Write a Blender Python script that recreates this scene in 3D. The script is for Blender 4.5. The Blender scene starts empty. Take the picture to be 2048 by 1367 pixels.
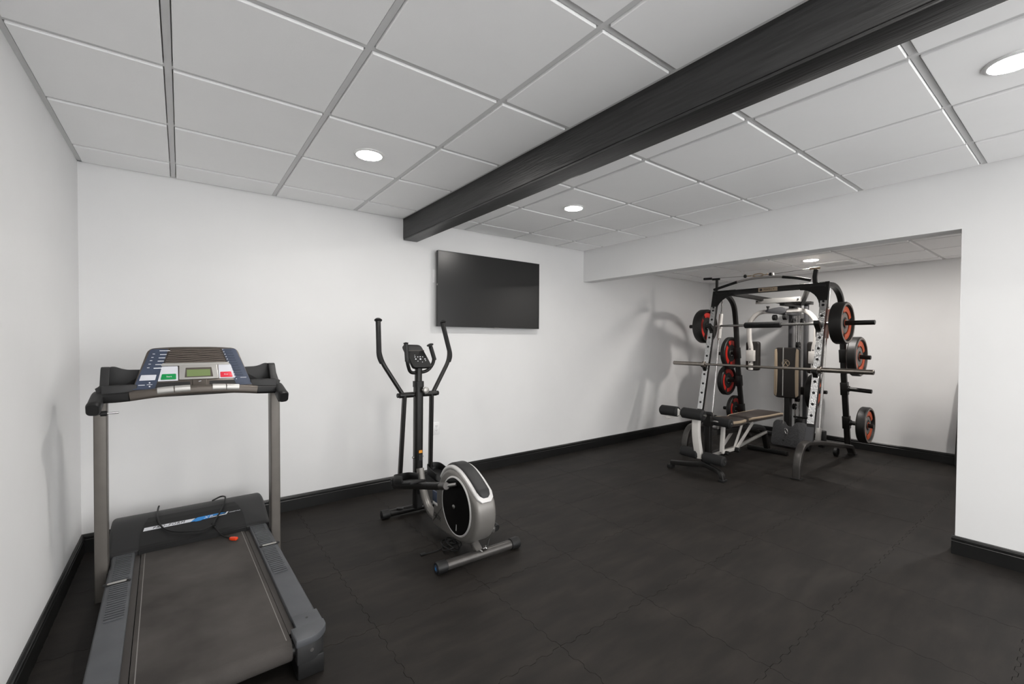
import bpy, bmesh, math, random
from mathutils import Vector, Matrix
random.seed(4)
S = bpy.context.scene
COL = S.collection

# ------------------------------------------------------------------ camera, world, exposure
CAM_H = 1.349
cd = bpy.data.cameras.new('camera'); cam = bpy.data.objects.new('camera', cd); COL.objects.link(cam)
cd.sensor_width = 36.0; cd.lens = 15.524; cd.shift_y = 0.0058; cd.clip_start = 0.02
yaw, pit, rol = 0.6434, 0.0171, -0.0050
r0 = Vector((math.cos(yaw), -math.sin(yaw), 0)); d0 = Vector((math.sin(yaw), math.cos(yaw), 0)); u0 = Vector((0, 0, 1))
D = d0*math.cos(pit) - u0*math.sin(pit); U2 = u0*math.cos(pit) + d0*math.sin(pit)
R3 = r0*math.cos(rol) - U2*math.sin(rol); U3 = r0*math.sin(rol) + U2*math.cos(rol)
M = Matrix((R3, U3, -D)).transposed().to_4x4(); M.translation = (0, 0, CAM_H)
cam.matrix_world = M
S.camera = cam

w = bpy.data.worlds.new('world'); S.world = w; w.use_nodes = True
w.node_tree.nodes['Background'].inputs[0].default_value = (1.0, 1.0, 1.0, 1)
w.node_tree.nodes['Background'].inputs[1].default_value = 3.7
LAMP = 215.0            # radiance of the ceiling lamps' lenses
S.view_settings.view_transform = 'Standard'
S.view_settings.look = 'None'
S.view_settings.gamma = 1.0
S.view_settings.use_curve_mapping = False
S.view_settings.exposure = 0.26
S.cycles.use_denoising = True
S.cycles.max_bounces = 12
S.cycles.diffuse_bounces = 7
S.cycles.sample_clamp_indirect = 8.0

# ------------------------------------------------------------------ materials
MATS = {}
def mat(name, col, rough=0.5, metal=0.0, bump=0.0, bscale=200.0, var=0.0, vscale=6.0, emit=None, spec=0.5, col2=None, stretch=None, detail=4.0, bdist=0.002):
    m = bpy.data.materials.new(name); m.use_nodes = True
    nt = m.node_tree; b = nt.nodes['Principled BSDF']
    b.inputs['Base Color'].default_value = (*col, 1); b.inputs['Roughness'].default_value = rough
    b.inputs['Metallic'].default_value = metal; b.inputs['Specular IOR Level'].default_value = spec
    if emit:
        b.inputs['Emission Color'].default_value = (*emit[0], 1); b.inputs['Emission Strength'].default_value = emit[1]
    tc = nt.nodes.new('ShaderNodeTexCoord'); src = tc.outputs['Object']
    if stretch:
        mp = nt.nodes.new('ShaderNodeMapping'); mp.inputs['Scale'].default_value = stretch
        nt.links.new(src, mp.inputs['Vector']); src = mp.outputs['Vector']
    if var or col2:
        n = nt.nodes.new('ShaderNodeTexNoise'); n.inputs['Scale'].default_value = vscale; n.inputs['Detail'].default_value = detail
        nt.links.new(src, n.inputs['Vector'])
        rp = nt.nodes.new('ShaderNodeValToRGB')
        rp.color_ramp.elements[0].position = 0.32; rp.color_ramp.elements[1].position = 0.68
        c2 = col2 or tuple(min(1, c*(1+var)) for c in col)
        c1 = col if col2 else tuple(c*(1-var) for c in col)
        rp.color_ramp.elements[0].color = (*c1, 1); rp.color_ramp.elements[1].color = (*c2, 1)
        nt.links.new(n.outputs['Fac'], rp.inputs['Fac']); nt.links.new(rp.outputs['Color'], b.inputs['Base Color'])
    if bump:
        n2 = nt.nodes.new('ShaderNodeTexNoise'); n2.inputs['Scale'].default_value = bscale; n2.inputs['Detail'].default_value = 3
        nt.links.new(src, n2.inputs['Vector'])
        bp = nt.nodes.new('ShaderNodeBump'); bp.inputs['Strength'].default_value = bump; bp.inputs['Distance'].default_value = bdist
        nt.links.new(n2.outputs['Fac'], bp.inputs['Height']); nt.links.new(bp.outputs['Normal'], b.inputs['Normal'])
    MATS[name] = m
    return m
mat('wall', (.765, .765, .765), .75, bump=.08, bscale=90, var=.012, vscale=3)
mat('tile', (.95, .95, .95), .85, bump=.12, bscale=260, var=.01, vscale=4)
mat('grid', (.66, .66, .66), .5)
mat('slab', (.55, .55, .55), .9)
def rubber():
    m = mat('rubber', (.0112, .0092, .0077), .62, bump=.35, bscale=420, col2=(.0176, .0146, .0124), vscale=3.2, detail=8, spec=.28); nt = m.node_tree; bs = nt.nodes['Principled BSDF']
    ge = nt.nodes.new('ShaderNodeNewGeometry'); mp = nt.nodes.new('ShaderNodeMapping'); mp.inputs['Rotation'].default_value = (0, 0, .35); mp.inputs['Scale'].default_value = (1.0, 4.5, 1)
    n = nt.nodes.new('ShaderNodeTexNoise'); n.inputs['Scale'].default_value = 2.6; n.inputs['Detail'].default_value = 9; n.inputs['Roughness'].default_value = .62
    rp = nt.nodes.new('ShaderNodeValToRGB'); rp.color_ramp.elements[0].position = .42; rp.color_ramp.elements[0].color = (.78, .78, .78, 1); rp.color_ramp.elements[1].position = .68; rp.color_ramp.elements[1].color = (1.45, 1.45, 1.45, 1)
    mx = nt.nodes.new('ShaderNodeMixRGB'); mx.blend_type = 'MULTIPLY'; mx.inputs[0].default_value = 1
    old = bs.inputs['Base Color'].links[0].from_socket
    nt.links.new(ge.outputs['Position'], mp.inputs['Vector']); nt.links.new(mp.outputs['Vector'], n.inputs['Vector']); nt.links.new(n.outputs['Fac'], rp.inputs['Fac'])
    nt.links.new(old, mx.inputs[1]); nt.links.new(rp.outputs['Color'], mx.inputs[2]); nt.links.new(mx.outputs['Color'], bs.inputs['Base Color'])
rubber()
mat('sub', (.008, .008, .008), .95)
mat('base', (.0075, .0075, .0075), .35, var=.15, vscale=8)
mat('beam', (.017, .017, .017), .42, bump=.5, bscale=9, col2=(.034, .034, .034), vscale=7, stretch=(10, .7, 10), detail=6, bdist=.004)
mat('white_plastic', (.82, .82, .82), .35)
mat('slot', (.012, .012, .012), .6)
mat('lamp_ring', (.85, .85, .85), .4)
mat('lens', (1, 1, 1), .4, emit=((1.0, .965, .92), LAMP))
mat('lens_warm', (1, 1, 1), .4, emit=((1.0, .955, .91), LAMP*2.0))
mat('vent', (.75, .75, .75), .45)
mat('tv_screen', (.014, .014, .014), .28, spec=.4)
mat('tv_frame', (.010, .010, .010), .3)
mat('chrome', (.62, .61, .60), .2, metal=1)
mat('steel', (.42, .41, .40), .32, metal=1)
mat('bar_steel', (.34, .31, .28), .32, metal=1, bump=.06, bscale=500)
mat('black_metal', (.0075, .007, .0066), .36, spec=.4, bump=.04, bscale=300)
mat('black_gloss', (.003, .003, .003), .25, spec=.25)
mat('black_plastic', (.0075, .0075, .0077), .5, spec=.4, bump=.08, bscale=400)
mat('dark_plastic', (.022, .022, .0225), .52, spec=.4, bump=.12, bscale=500)
mat('grey_plastic', (.070, .074, .081), .5, bump=.18, bscale=380, var=.14, vscale=7)
mat('gunmetal', (.085, .080, .076), .36, metal=.6, var=.08, vscale=20)
mat('upright_metal', (.145, .133, .120), .42, metal=.45, bump=.05, bscale=700, var=.05, vscale=14)
mat('belt', (.026, .0225, .020), .85, bump=.4, bscale=600, col2=(.066, .059, .054), vscale=3.5, detail=8)
mat('belt_edge', (.040, .034, .031), .55)
mat('line_grey', (.20, .19, .18), .6)
mat('navy', (.040, .054, .092), .42, var=.15, vscale=18)
mat('navy_key', (.035, .048, .080), .4)
mat('white_print', (.75, .76, .80), .5)
mat('pale_key', (.62, .63, .68), .45)
mat('silver_plastic', (.48, .47, .45), .35, metal=.5)
mat('lcd', (.17, .23, .09), .3)
mat('green_key', (.0, .26, .065), .4)
mat('red_key', (.72, .03, .055), .4)
mat('bronze', (.105, .090, .078), .42, metal=.5)
mat('grille', (.035, .028, .023), .5, metal=.3)
mat('grille_slat', (.13, .105, .088), .38, metal=.5)
mat('blue_print', (.02, .26, .70), .4)
mat('teal', (.0, .26, .30), .5)
mat('orange_print', (.75, .30, .02), .5)
mat('red_clip', (.85, .06, .01), .4)
mat('silver_shell', (.20, .19, .178), .36, metal=.35)
mat('pale_shell', (.62, .61, .60), .35, metal=.2)
mat('foam', (.008, .008, .0083), .8, bump=.5, bscale=500)
mat('vinyl', (.012, .0095, .008), .5, bump=.15, bscale=300)
mat('vinyl_brown', (.036, .027, .022), .5, bump=.15, bscale=300)
mat('tan', (.42, .33, .235), .5, bump=.1, bscale=300)
mat('white_metal', (.62, .60, .57), .38)
mat('grey_metal', (.085, .085, .09), .45, metal=.3)
mat('plate_rubber', (.009, .008, .0072), .5, bump=.1, bscale=200)
mat('plate_grey', (.19, .17, .155), .5, bump=.1, bscale=150)
mat('plate_orange', (.60, .095, .03), .5)
mat('plate_red', (.50, .02, .012), .45)
mat('mat_dark', (.02, .02, .021), .6)
def diamond(name, col, rough, metal, scale, strength=.9):
    m = mat(name, col, rough, metal); nt = m.node_tree; b = nt.nodes['Principled BSDF']
    tc = nt.nodes.new('ShaderNodeTexCoord')
    vo = nt.nodes.new('ShaderNodeTexVoronoi'); vo.inputs['Scale'].default_value = scale
    mp = nt.nodes.new('ShaderNodeMapping'); mp.inputs['Rotation'].default_value = (.78, .0, 0); mp.inputs['Scale'].default_value = (1, 1.7, 1)
    nt.links.new(tc.outputs['Object'], mp.inputs['Vector']); nt.links.new(mp.outputs['Vector'], vo.inputs['Vector'])
    bp = nt.nodes.new('ShaderNodeBump'); bp.inputs['Strength'].default_value = strength; bp.inputs['Distance'].default_value = .004
    nt.links.new(vo.outputs['Distance'], bp.inputs['Height']); nt.links.new(bp.outputs['Normal'], b.inputs['Normal'])
diamond('tread_chrome', (.66, .66, .66), .26, 1.0, 58, .55)
diamond('tread_grey', (.075, .075, .078), .42, .4, 42)

# ------------------------------------------------------------------ mesh builder
def rot(axis, a): return Matrix.Rotation(a, 3, axis)
class B:
    def __init__(s): s.bm = bmesh.new()
    def _merge(s, t):
        me = bpy.data.meshes.new('tmp'); t.to_mesh(me); t.free(); s.bm.from_mesh(me); bpy.data.meshes.remove(me); return s
    def box(s, x0, x1, y0, y1, z0, z1, bev=0, seg=2):
        return s.obox(((x0+x1)/2, (y0+y1)/2, (z0+z1)/2), (x1-x0, y1-y0, z1-z0), None, bev, seg)
    def obox(s, c, size, R=None, bev=0, seg=2):
        t = bmesh.new(); bmesh.ops.create_cube(t, size=1)
        for v in t.verts: v.co = Vector((v.co.x*size[0], v.co.y*size[1], v.co.z*size[2]))
        if bev: bmesh.ops.bevel(t, geom=t.edges[:], offset=bev, segments=seg, affect='EDGES', profile=.5)
        R = R or Matrix.Identity(3)
        for v in t.verts: v.co = R @ v.co + Vector(c)
        return s._merge(t)
    def prism(s, poly, f, ext, bev=0, seg=2):
        """poly: 2D list; f(a,b)->Vector; ext: Vector of extrusion (centred start at f)"""
        t = bmesh.new(); ext = Vector(ext)
        va = [t.verts.new(f(a, b)) for a, b in poly]; vb = [t.verts.new(v.co + ext) for v in va]
        n = len(va)
        t.faces.new(va); t.faces.new(list(reversed(vb)))
        for i in range(n): t.faces.new((va[i], vb[i], vb[(i+1) % n], va[(i+1) % n]))
        bmesh.ops.recalc_face_normals(t, faces=t.faces[:])
        if bev:
            caps = [e for e in t.edges if len(e.link_faces) == 2 and any(len(fc.verts) == n for fc in e.link_faces)]
            bmesh.ops.bevel(t, geom=caps, offset=bev, segments=seg, affect='EDGES', profile=.5)
        return s._merge(t)
    def sweep(s, path, prof, ref=None, closed=False, scale=None):
        t = bmesh.new(); path = [Vector(p) for p in path]; n = len(path); rings = []
        tang = []
        for i in range(n):
            a = path[i-1] if (i > 0 or closed) else None; b = path[(i+1) % n] if (i < n-1 or closed) else None
            v = Vector((0, 0, 0))
            if a is not None: v += (path[i]-a).normalized()
            if b is not None: v += (b-path[i]).normalized()
            tang.append(v.normalized())
        n1 = None
        for i in range(n):
            T = tang[i]
            if ref is not None:
                q = Vector(ref)
            else:
                q = n1 if n1 is not None else (Vector((0, 0, 1)) if abs(T.z) < .9 else Vector((1, 0, 0)))
            n1 = (q - T*q.dot(T)).normalized(); n2 = T.cross(n1)
            k = scale[i] if scale else 1
            # mitre
            mk = 1.0
            if 0 < i < n-1:
                c = (path[i]-path[i-1]).normalized().dot(T); mk = 1/max(c, .5)
            rings.append([t.verts.new(path[i] + n1*a*k + n2*b*k*(mk if ref is not None else 1)) for a, b in prof])
        m = len(prof)
        for i in range(n if closed else n-1):
            A, C = rings[i], rings[(i+1) % n]
            for j in range(m): t.faces.new((A[j], A[(j+1) % m], C[(j+1) % m], C[j]))
        if not closed:
            t.faces.new(list(reversed(rings[0]))); t.faces.new(rings[-1])
        bmesh.ops.recalc_face_normals(t, faces=t.faces[:])
        return s._merge(t)
    def tube(s, path, r, seg=12, closed=False, scale=None):
        prof = [(r*math.cos(2*math.pi*k/seg), r*math.sin(2*math.pi*k/seg)) for k in range(seg)]
        return s.sweep(path, prof, None, closed, scale)
    def lathe(s, prof, o, axis, seg=32, ring=False):
        """prof: list of (radius, height along axis)"""
        t = bmesh.new(); a = Vector(axis).normalized()
        u = a.orthogonal().normalized(); v = a.cross(u); o = Vector(o); rings = []
        for r, h in prof:
            if r < 1e-6: rings.append([t.verts.new(o + a*h)])
            else: rings.append([t.verts.new(o + a*h + (u*math.cos(2*math.pi*k/seg) + v*math.sin(2*math.pi*k/seg))*r) for k in range(seg)])
        for A, C in zip(rings, rings[1:] + ([rings[0]] if ring else [])):
            for j in range(seg):
                jj = (j+1) % seg
                if len(A) == 1: t.faces.new((A[0], C[j], C[jj]))
                elif len(C) == 1: t.faces.new((A[j], A[jj], C[0]))
                else: t.faces.new((A[j], A[jj], C[jj], C[j]))
        if len(rings[0]) > 1 and not ring: t.faces.new(list(reversed(rings[0])))
        if len(rings[-1]) > 1 and not ring: t.faces.new(rings[-1])
        bmesh.ops.recalc_face_normals(t, faces=t.faces[:])
        return s._merge(t)
    def cyl(s, a, b, r, seg=20, bev=0):
        a, b = Vector(a), Vector(b); L = (b-a).length
        p = [(r, 0), (r, L)] if not bev else [(r-bev, 0), (r, bev), (r, L-bev), (r-bev, L)]
        return s.lathe(p, a, b-a, seg)
    def ball(s, c, r, k=(1, 1, 1), seg=16):
        t = bmesh.new(); bmesh.ops.create_uvsphere(t, u_segments=seg, v_segments=max(6, seg//2), radius=r)
        for v in t.verts: v.co = Vector((v.co.x*k[0], v.co.y*k[1], v.co.z*k[2])) + Vector(c)
        return s._merge(t)
    def mesh(s, m, ang=35, name='mesh'):
        me = bpy.data.meshes.new(name); s.bm.to_mesh(me); s.bm.free()
        me.materials.append(MATS[m])
        me.polygons.foreach_set('use_smooth', [True]*len(me.polygons)); me.set_sharp_from_angle(angle=math.radians(ang))
        return me
    def obj(s, name, m, parent=None, ang=35, off=None):
        if off is not None: bmesh.ops.translate(s.bm, verts=s.bm.verts[:], vec=-Vector(off))
        o = bpy.data.objects.new(name, s.mesh(m, ang, name)); COL.objects.link(o)
        if parent: o.parent = parent
        return o
def tag(o, label=None, cat=None, group=None, kind=None):
    if label: o['label'] = label
    if cat: o['category'] = cat
    if group: o['group'] = group
    if kind: o['kind'] = kind
    return o
def thing(name, label, cat, loc=(0, 0, 0), rz=0, group=None):
    o = bpy.data.objects.new(name, None); COL.objects.link(o); o.location = loc; o.rotation_euler = (0, 0, rz)
    o.empty_display_size = .1
    return tag(o, label, cat, group)
def inst(name, me, parent=None, loc=(0, 0, 0), R=None):
    o = bpy.data.objects.new(name, me); COL.objects.link(o); o.parent = parent; o.location = loc
    if R is not None: o.rotation_euler = R
    return o
def fil(pts, r, n=5):
    """round the corners of a polyline"""
    pts = [Vector(p) for p in pts]; out = [pts[0]]
    for i in range(1, len(pts)-1):
        a, p, b = pts[i-1], pts[i], pts[i+1]; ri = min(r, (p-a).length*.48, (b-p).length*.48)
        A = p + (a-p).normalized()*ri; C = p + (b-p).normalized()*ri
        for k in range(n+1):
            t = k/n; out.append(A*(1-t)**2 + p*2*t*(1-t) + C*t*t)
    out.append(pts[-1]); return out
def spline(pts, n=6):
    pts = [Vector(p) for p in pts]; out = []
    for i in range(len(pts)-1):
        p0 = pts[max(i-1, 0)]; p1 = pts[i]; p2 = pts[i+1]; p3 = pts[min(i+2, len(pts)-1)]
        for k in range(n):
            t = k/n
            out.append(.5*((2*p1) + (p2-p0)*t + (2*p0-5*p1+4*p2-p3)*t*t + (3*p1-p0-3*p2+p3)*t**3))
    out.append(pts[-1]); return out
def rrect(w, h, r=.004, n=3):
    out = []
    for cx, cy, a0 in ((w/2-r, h/2-r, 0), (-w/2+r, h/2-r, 90), (-w/2+r, -h/2+r, 180), (w/2-r, -h/2+r, 270)):
        for k in range(n+1):
            a = math.radians(a0 + 90*k/n); out.append((cx + r*math.cos(a), cy + r*math.sin(a)))
    return out
def rpoly(pts, r, n=4):
    """round the corners of a closed 2D polygon"""
    out = []; m = len(pts)
    for i in range(m):
        a, p, b = Vector(pts[i-1]), Vector(pts[i]), Vector(pts[(i+1) % m]); rr = r[i] if isinstance(r, (list, tuple)) else r
        ri = min(rr, (p-a).length*.48, (b-p).length*.48)
        if ri < 1e-5: out.append(tuple(p)); continue
        A = p + (a-p).normalized()*ri; C = p + (b-p).normalized()*ri
        for k in range(n+1):
            t = k/n; q = A*(1-t)**2 + p*2*t*(1-t) + C*t*t; out.append(tuple(q))
    return out
def text(name, s, size, mtx, m, parent=None, ext=.0006, shear=0, spacing=1):
    cu = bpy.data.curves.new('t', 'FONT'); cu.body = s; cu.size = size; cu.extrude = ext; cu.shear = shear
    cu.align_x = 'CENTER'; cu.align_y = 'CENTER'; cu.space_character = spacing; cu.resolution_u = 3
    o = bpy.data.objects.new('t', cu); COL.objects.link(o)
    me = bpy.data.meshes.new_from_object(o.evaluated_get(bpy.context.evaluated_depsgraph_get()))
    bpy.data.objects.remove(o); bpy.data.curves.remove(cu)
    me.transform(mtx); me.materials.clear(); me.materials.append(MATS[m])
    q = bpy.data.objects.new(name, me); COL.objects.link(q)
    if parent: q.parent = parent
    return q
def basis(o, x, y):
    x = Vector(x).normalized(); z = x.cross(Vector(y)).normalized(); y = z.cross(x)
    m = Matrix((x, y, z)).transposed().to_4x4(); m.translation = Vector(o); return m

# ------------------------------------------------------------------ the room
XL, YB, XR, XF, YR = -0.507, 3.822, 3.957, 6.845, -2.6
CEIL, ACEIL, LINT, YC, WT = 2.447, 2.285, 2.069, 0.540, 0.155
TS = 0.6096
def struct(b, name, m, label=None):
    return tag(b.obj(name, m), label, None, None, 'structure')
struct(B().box(XL-.1, XF+.1, YB, YB+.1, -.05, CEIL+.1), 'wall_back', 'wall', 'long smooth white wall behind the exercise machines')
struct(B().box(XL-.1, XL, YR-.1, YB, -.05, CEIL+.1), 'wall_left', 'wall', 'white wall at the left beside the treadmill')
struct(B().box(XF, XF+.1, -.55, YB, -.05, CEIL+.1), 'wall_alcove', 'wall', 'white wall at the end of the alcove')
struct(B().box(XR+WT, XF+.1, -.65, -.55, -.05, CEIL+.1), 'wall_alcove_side', 'wall', 'white side wall of the alcove')
struct(B().box(XR, XR+WT, -.55, YC, -.05, CEIL+.1).box(XR, XR+WT, YR, -.55, 2.38, CEIL+.1).box(XR, XR+WT, YR-.1, YR+.1, -.05, 2.38), 'wall_right', 'wall', 'white wall end at the right edge of the alcove opening')  # unseen opening behind the wall end, added to brighten ceiling and left wall
struct(B().box(XR, XR+WT, YC, YB, LINT, CEIL+.1), 'wall_header', 'wall', 'white header above the alcove opening')
# unseen rear wall; wide opening added so world light reaches the ceiling
struct(B().box(XL, -.3, YR-.1, YR, -.05, CEIL+.1).box(3.7, XR+WT, YR-.1, YR, -.05, CEIL+.1).box(-.3, 3.7, YR-.1, YR, 2.38, CEIL+.1), 'wall_rear', 'wall', 'unseen white wall behind the viewer with a wide opening added for light')

fl = struct(B().box(XL-.1, XF+.1, YR-.1, YB+.1, -.06, -.012), 'floor', 'sub', 'black interlocking rubber mat floor')
# interlocking rubber mats
NT, AMP, GAP = 13, .0065, .0009
def seam(L, a, b):
    """points (t, offset) of the jigsaw edge along a seam from t=a to t=b within a 0..TS cell"""
    pts = [(a, 0)]; st = TS/NT
    for k in range(NT):
        s = 1 if k % 2 == 0 else -1
        for t, o in ((k*st+st*.16, s*AMP), (k*st+st*.84, s*AMP)):
            if a+.004 < t < b-.004: pts.append((t, o))
    pts.append((b, 0)); return pts
x_lines = [1.94+TS*k for k in range(-6, 12)]; y_lines = [1.405+TS*k for k in range(-10, 8)]
mat_cache = {}
for x0 in x_lines:
    for y0 in y_lines:
        ax, bx, ay, by = max(x0, XL), min(x0+TS, XF), max(y0, YR), min(y0+TS, YB)
        if bx-ax < .02 or by-ay < .02: continue
        if ax > XR+WT and by < -.55: continue
        key = (round(ax-x0, 4), round(bx-x0, 4), round(ay-y0, 4), round(by-y0, 4))
        if key not in mat_cache:
            a, b_, c, d = key; P = []
            full = lambda v, e: abs(v-e) < 1e-4
            for t, o in seam(TS, a, b_)[:-1]: P.append((t, c + (o if full(c, 0) else 0) + GAP))
            for t, o in seam(TS, c, d)[:-1]: P.append((b_ + (o if full(b_, TS) else 0) - GAP, t))
            for t, o in list(reversed(seam(TS, a, b_)))[:-1]: P.append((t, d + (o if full(d, TS) else 0) - GAP))
            for t, o in list(reversed(seam(TS, c, d)))[:-1]: P.append((a + (o if full(a, 0) else 0) + GAP, t))
            mat_cache[key] = B().prism(P, lambda u, v: Vector((u, v, -.012)), (0, 0, .012)).mesh('rubber', 35, 'rubber_mat')
        inst('rubber_mat', mat_cache[key], fl, (x0, y0, 0))

# suspended ceiling: slab, T grid, dropped-edge tiles
def ceiling(x0, x1, y0, y1, z, xs, ys, label):
    c = struct(B().box(x0, x1, y0, y1, z+.02, z+.05), 'ceiling', 'slab', label)
    bw = .012
    xs = [x for x in xs if x0+.03 < x < x1-.03]; ys = sorted(y for y in ys if y0+.03 < y < y1-.03)
    for x in xs: B().box(x-bw, x+bw, y0, y1, z, z+.02).obj('grid_bar', 'grid', c)
    ex = [x0-.012] + xs + [x1+.012]; ey = [y0-.012] + ys + [y1+.012]
    for y in ys:
        for a, b_ in zip(ex, ex[1:]):
            B().box(max(a+bw, x0), min(b_-bw, x1), y-bw, y+bw, z+.0004, z+.02).obj('grid_bar', 'grid', c)
    for q in ((x0, x0+.02, y0, y1), (x1-.02, x1, y0, y1), (x0, x1, y0, y0+.02), (x0, x1, y1-.02, y1)):
        B().box(*q, z-.0006, z+.019).obj('wall_angle', 'grid', c)
    cache = {}
    for i, (a, b_) in enumerate(zip(ex, ex[1:])):
        for j, (u, v) in enumerate(zip(ey, ey[1:])):
            g = .0165; A, Bx, U_, V = a+g, b_-g, u+g, v-g
            if i == 0: A = x0+.024
            if i == len(ex)-2: Bx = x1-.024
            if j == 0: U_ = y0+.024
            if j == len(ey)-2: V = y1-.024
            k = (round(Bx-A, 3), round(V-U_, 3))
            if k not in cache:
                b = B(); b.box(-k[0]/2, k[0]/2, -k[1]/2, k[1]/2, -.008, .0195, .0025, 1)
                cache[k] = b.mesh('tile', 35, 'ceiling_tile')
            inst('ceiling_tile', cache[k], c, ((A+Bx)/2, (U_+V)/2, z))
    return c
yl = [3.497-TS*k for k in range(0, 10)]
ceiling(XL, 1.625, YR, YB, CEIL, [-.0347+TS*k for k in range(3)], yl, 'white drop ceiling left of the black beam')
ceiling(1.757, XR, YR, YB, CEIL, [2.2542+TS*k for k in range(3)], yl, 'white drop ceiling right of the black beam')
ceiling(XR+WT, XF, -.55, YB, ACEIL, [4.79, 5.40, 6.01, 6.62], [1.065+TS*k for k in range(-3, 5)], 'lower white drop ceiling over the alcove')
struct(B().box(XL-.1, XF+.1, YR-.1, YB+.1, CEIL+.1, CEIL+.15), 'ceiling', 'slab', 'structural deck above the drop ceiling')
# beam
bmn = struct(B().box(1.632, 1.750, YR, YB, 2.262, CEIL+.05), 'ceiling_beam', 'beam', 'black painted wooden beam boxed across the ceiling')
B().box(1.622, 1.634, YR, YB, 2.268, CEIL+.04, .0015, 1).obj('side_board', 'beam', bmn)
B().box(1.748, 1.760, YR, YB, 2.268, CEIL+.04, .0015, 1).obj('side_board', 'beam', bmn)
B().box(1.6235, 1.7585, YR, YB, 2.254, 2.2675, .003, 2).obj('bottom_board', 'beam', bmn)

# baseboards (black, moulded top)
BH = .1165
BP = [(0, 0), (.015, 0), (.015, .082), (.0125, .085), (.0125, .089), (.0148, .092), (.0148, .103), (.011, .107), (.011, .110), (.006, BH), (0, BH)]
def baseboard(name, p, q, nrm, label):
    p, q, n = Vector(p), Vector(q), Vector(nrm)
    b = B(); b.prism(BP, lambda a, c: p + n*a + Vector((0, 0, c)), q-p)
    return struct(b, name, 'base', label)
baseboard('baseboard_back', (XL, YB, 0), (XF, YB, 0), (0, -1, 0), 'black baseboard along the long back wall')
baseboard('baseboard_left', (XL, YR, 0), (XL, YB-.015, 0), (1, 0, 0), 'black baseboard along the left wall')
baseboard('baseboard_alcove', (XF, -.55, 0), (XF, YB-.015, 0), (-1, 0, 0), 'black baseboard along the alcove end wall')
baseboard('baseboard_right', (XR, -.55, 0), (XR, YC+.015, 0), (-1, 0, 0), 'black baseboard on the right wall end')
baseboard('baseboard_jamb', (XR-.001, YC, 0), (XR+WT+.015, YC, 0), (0, 1, 0), 'short black baseboard return around the wall end')

# ------------------------------------------------------------------ ceiling lamps
def lamp(x, y, z, label, m='lens'):
    t = thing('recessed_light', label, 'ceiling light', (x, y, z), 0, 'round recessed ceiling lights')
    B().lathe([(.072, 0), (.086, 0), (.087, -.003), (.080, -.0075), (.072, -.0085), (.070, -.006)], (0, 0, -.0082), (0, 0, 1), 48, True).obj('trim_ring', 'lamp_ring', t)
    B().lathe([(.0705, -.0085), (.0705, -.0118), (.065, -.0165), (.046, -.0190), (0, -.0200)], (0, 0, -.0005), (0, 0, 1), 40).obj('lens', m, t)
    return t
lamp(.894, 2.605, CEIL, 'lit round recessed light left of the black beam, above the elliptical')
lamp(2.586, 2.615, CEIL, 'lit round recessed light right of the beam, above the television')
lamp(2.590, .221, CEIL, 'lit round recessed light cut by the right edge of the photo')
lamp(.894, .221, CEIL, 'lit round recessed light overhead, left of the beam near the viewer')
lamp(.894, -1.75, CEIL, 'lit round recessed light behind the viewer, left of the beam')
lamp(2.590, -1.75, CEIL, 'lit round recessed light behind the viewer, right of the beam')
lamp(5.71, 1.985, ACEIL, 'lit round recessed light in the alcove above the smith machine', 'lens_warm')
lamp(5.71, .145, ACEIL, 'lit round recessed light in the alcove hidden behind the wall end', 'lens_warm')
t = thing('air_register', 'white metal ceiling air register in the alcove beside the recessed light', 'vent', (6.21, 1.885, ACEIL))
B().box(-.165, -.135, -.165, .165, -.016, -.008, .002, 1).box(.135, .165, -.165, .165, -.016, -.008, .002, 1).box(-.135, .135, -.165, -.135, -.016, -.008).box(-.135, .135, .135, .165, -.016, -.008).obj('frame', 'vent', t)
for k in range(8):
    B().obox((-.118+k*.034, 0, -.011), (.026, .27, .0015), rot('Y', .5)).obj('slat', 'vent', t)

# ------------------------------------------------------------------ television and wall plates
t = thing('television', 'large flat black television mounted on the white wall', 'television', (2.56, YB, 1.836))
tw, th, td = 1.246, .718, .072
B().box(-.2, .2, -.03, 0, -.2, .2).obj('wall_mount', 'black_metal', t)
B().box(-tw/2, tw/2, -td, -.034, -th/2, th/2, .003).obj('back_shell', 'tv_frame', t)
b = B()
for q in ((-tw/2, -tw/2+.007, -th/2, th/2), (tw/2-.007, tw/2, -th/2, th/2), (-tw/2+.007, tw/2-.007, -th/2, -th/2+.011), (-tw/2+.007, tw/2-.007, th/2-.007, th/2)):
    b.box(q[0], q[1], -td-.004, -td+.004, q[2], q[3], .001, 1)
b.obj('bezel', 'tv_frame', t)
B().box(-tw/2+.007, tw/2-.007, -td-.001, -td+.002, -th/2+.011, th/2-.007).obj('screen', 'tv_screen', t)
B().box(.02, .075, -td-.004, -td+.01, -th/2-.006, -th/2+.002, .002, 1).obj('sensor_tab', 'silver_plastic', t)
for q in ((.095, .112), (.02, .03)): B().box(tw/2-.001, tw/2+.003, -td+.004, -td+.012, *q).obj('side_button', 'silver_plastic', t)
B().box(-tw/2-.003, -tw/2+.001, -td+.006, -td+.016, .03, .045).obj('side_jack', 'silver_plastic', t)
t = thing('power_outlet', 'white duplex outlet on the wall to the right of the elliptical', 'outlet', (1.957, YB, .503))
B().box(-.036, .036, -.006, 0, -.058, .058, .003, 2).obj('cover_plate', 'white_plastic', t)
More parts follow.
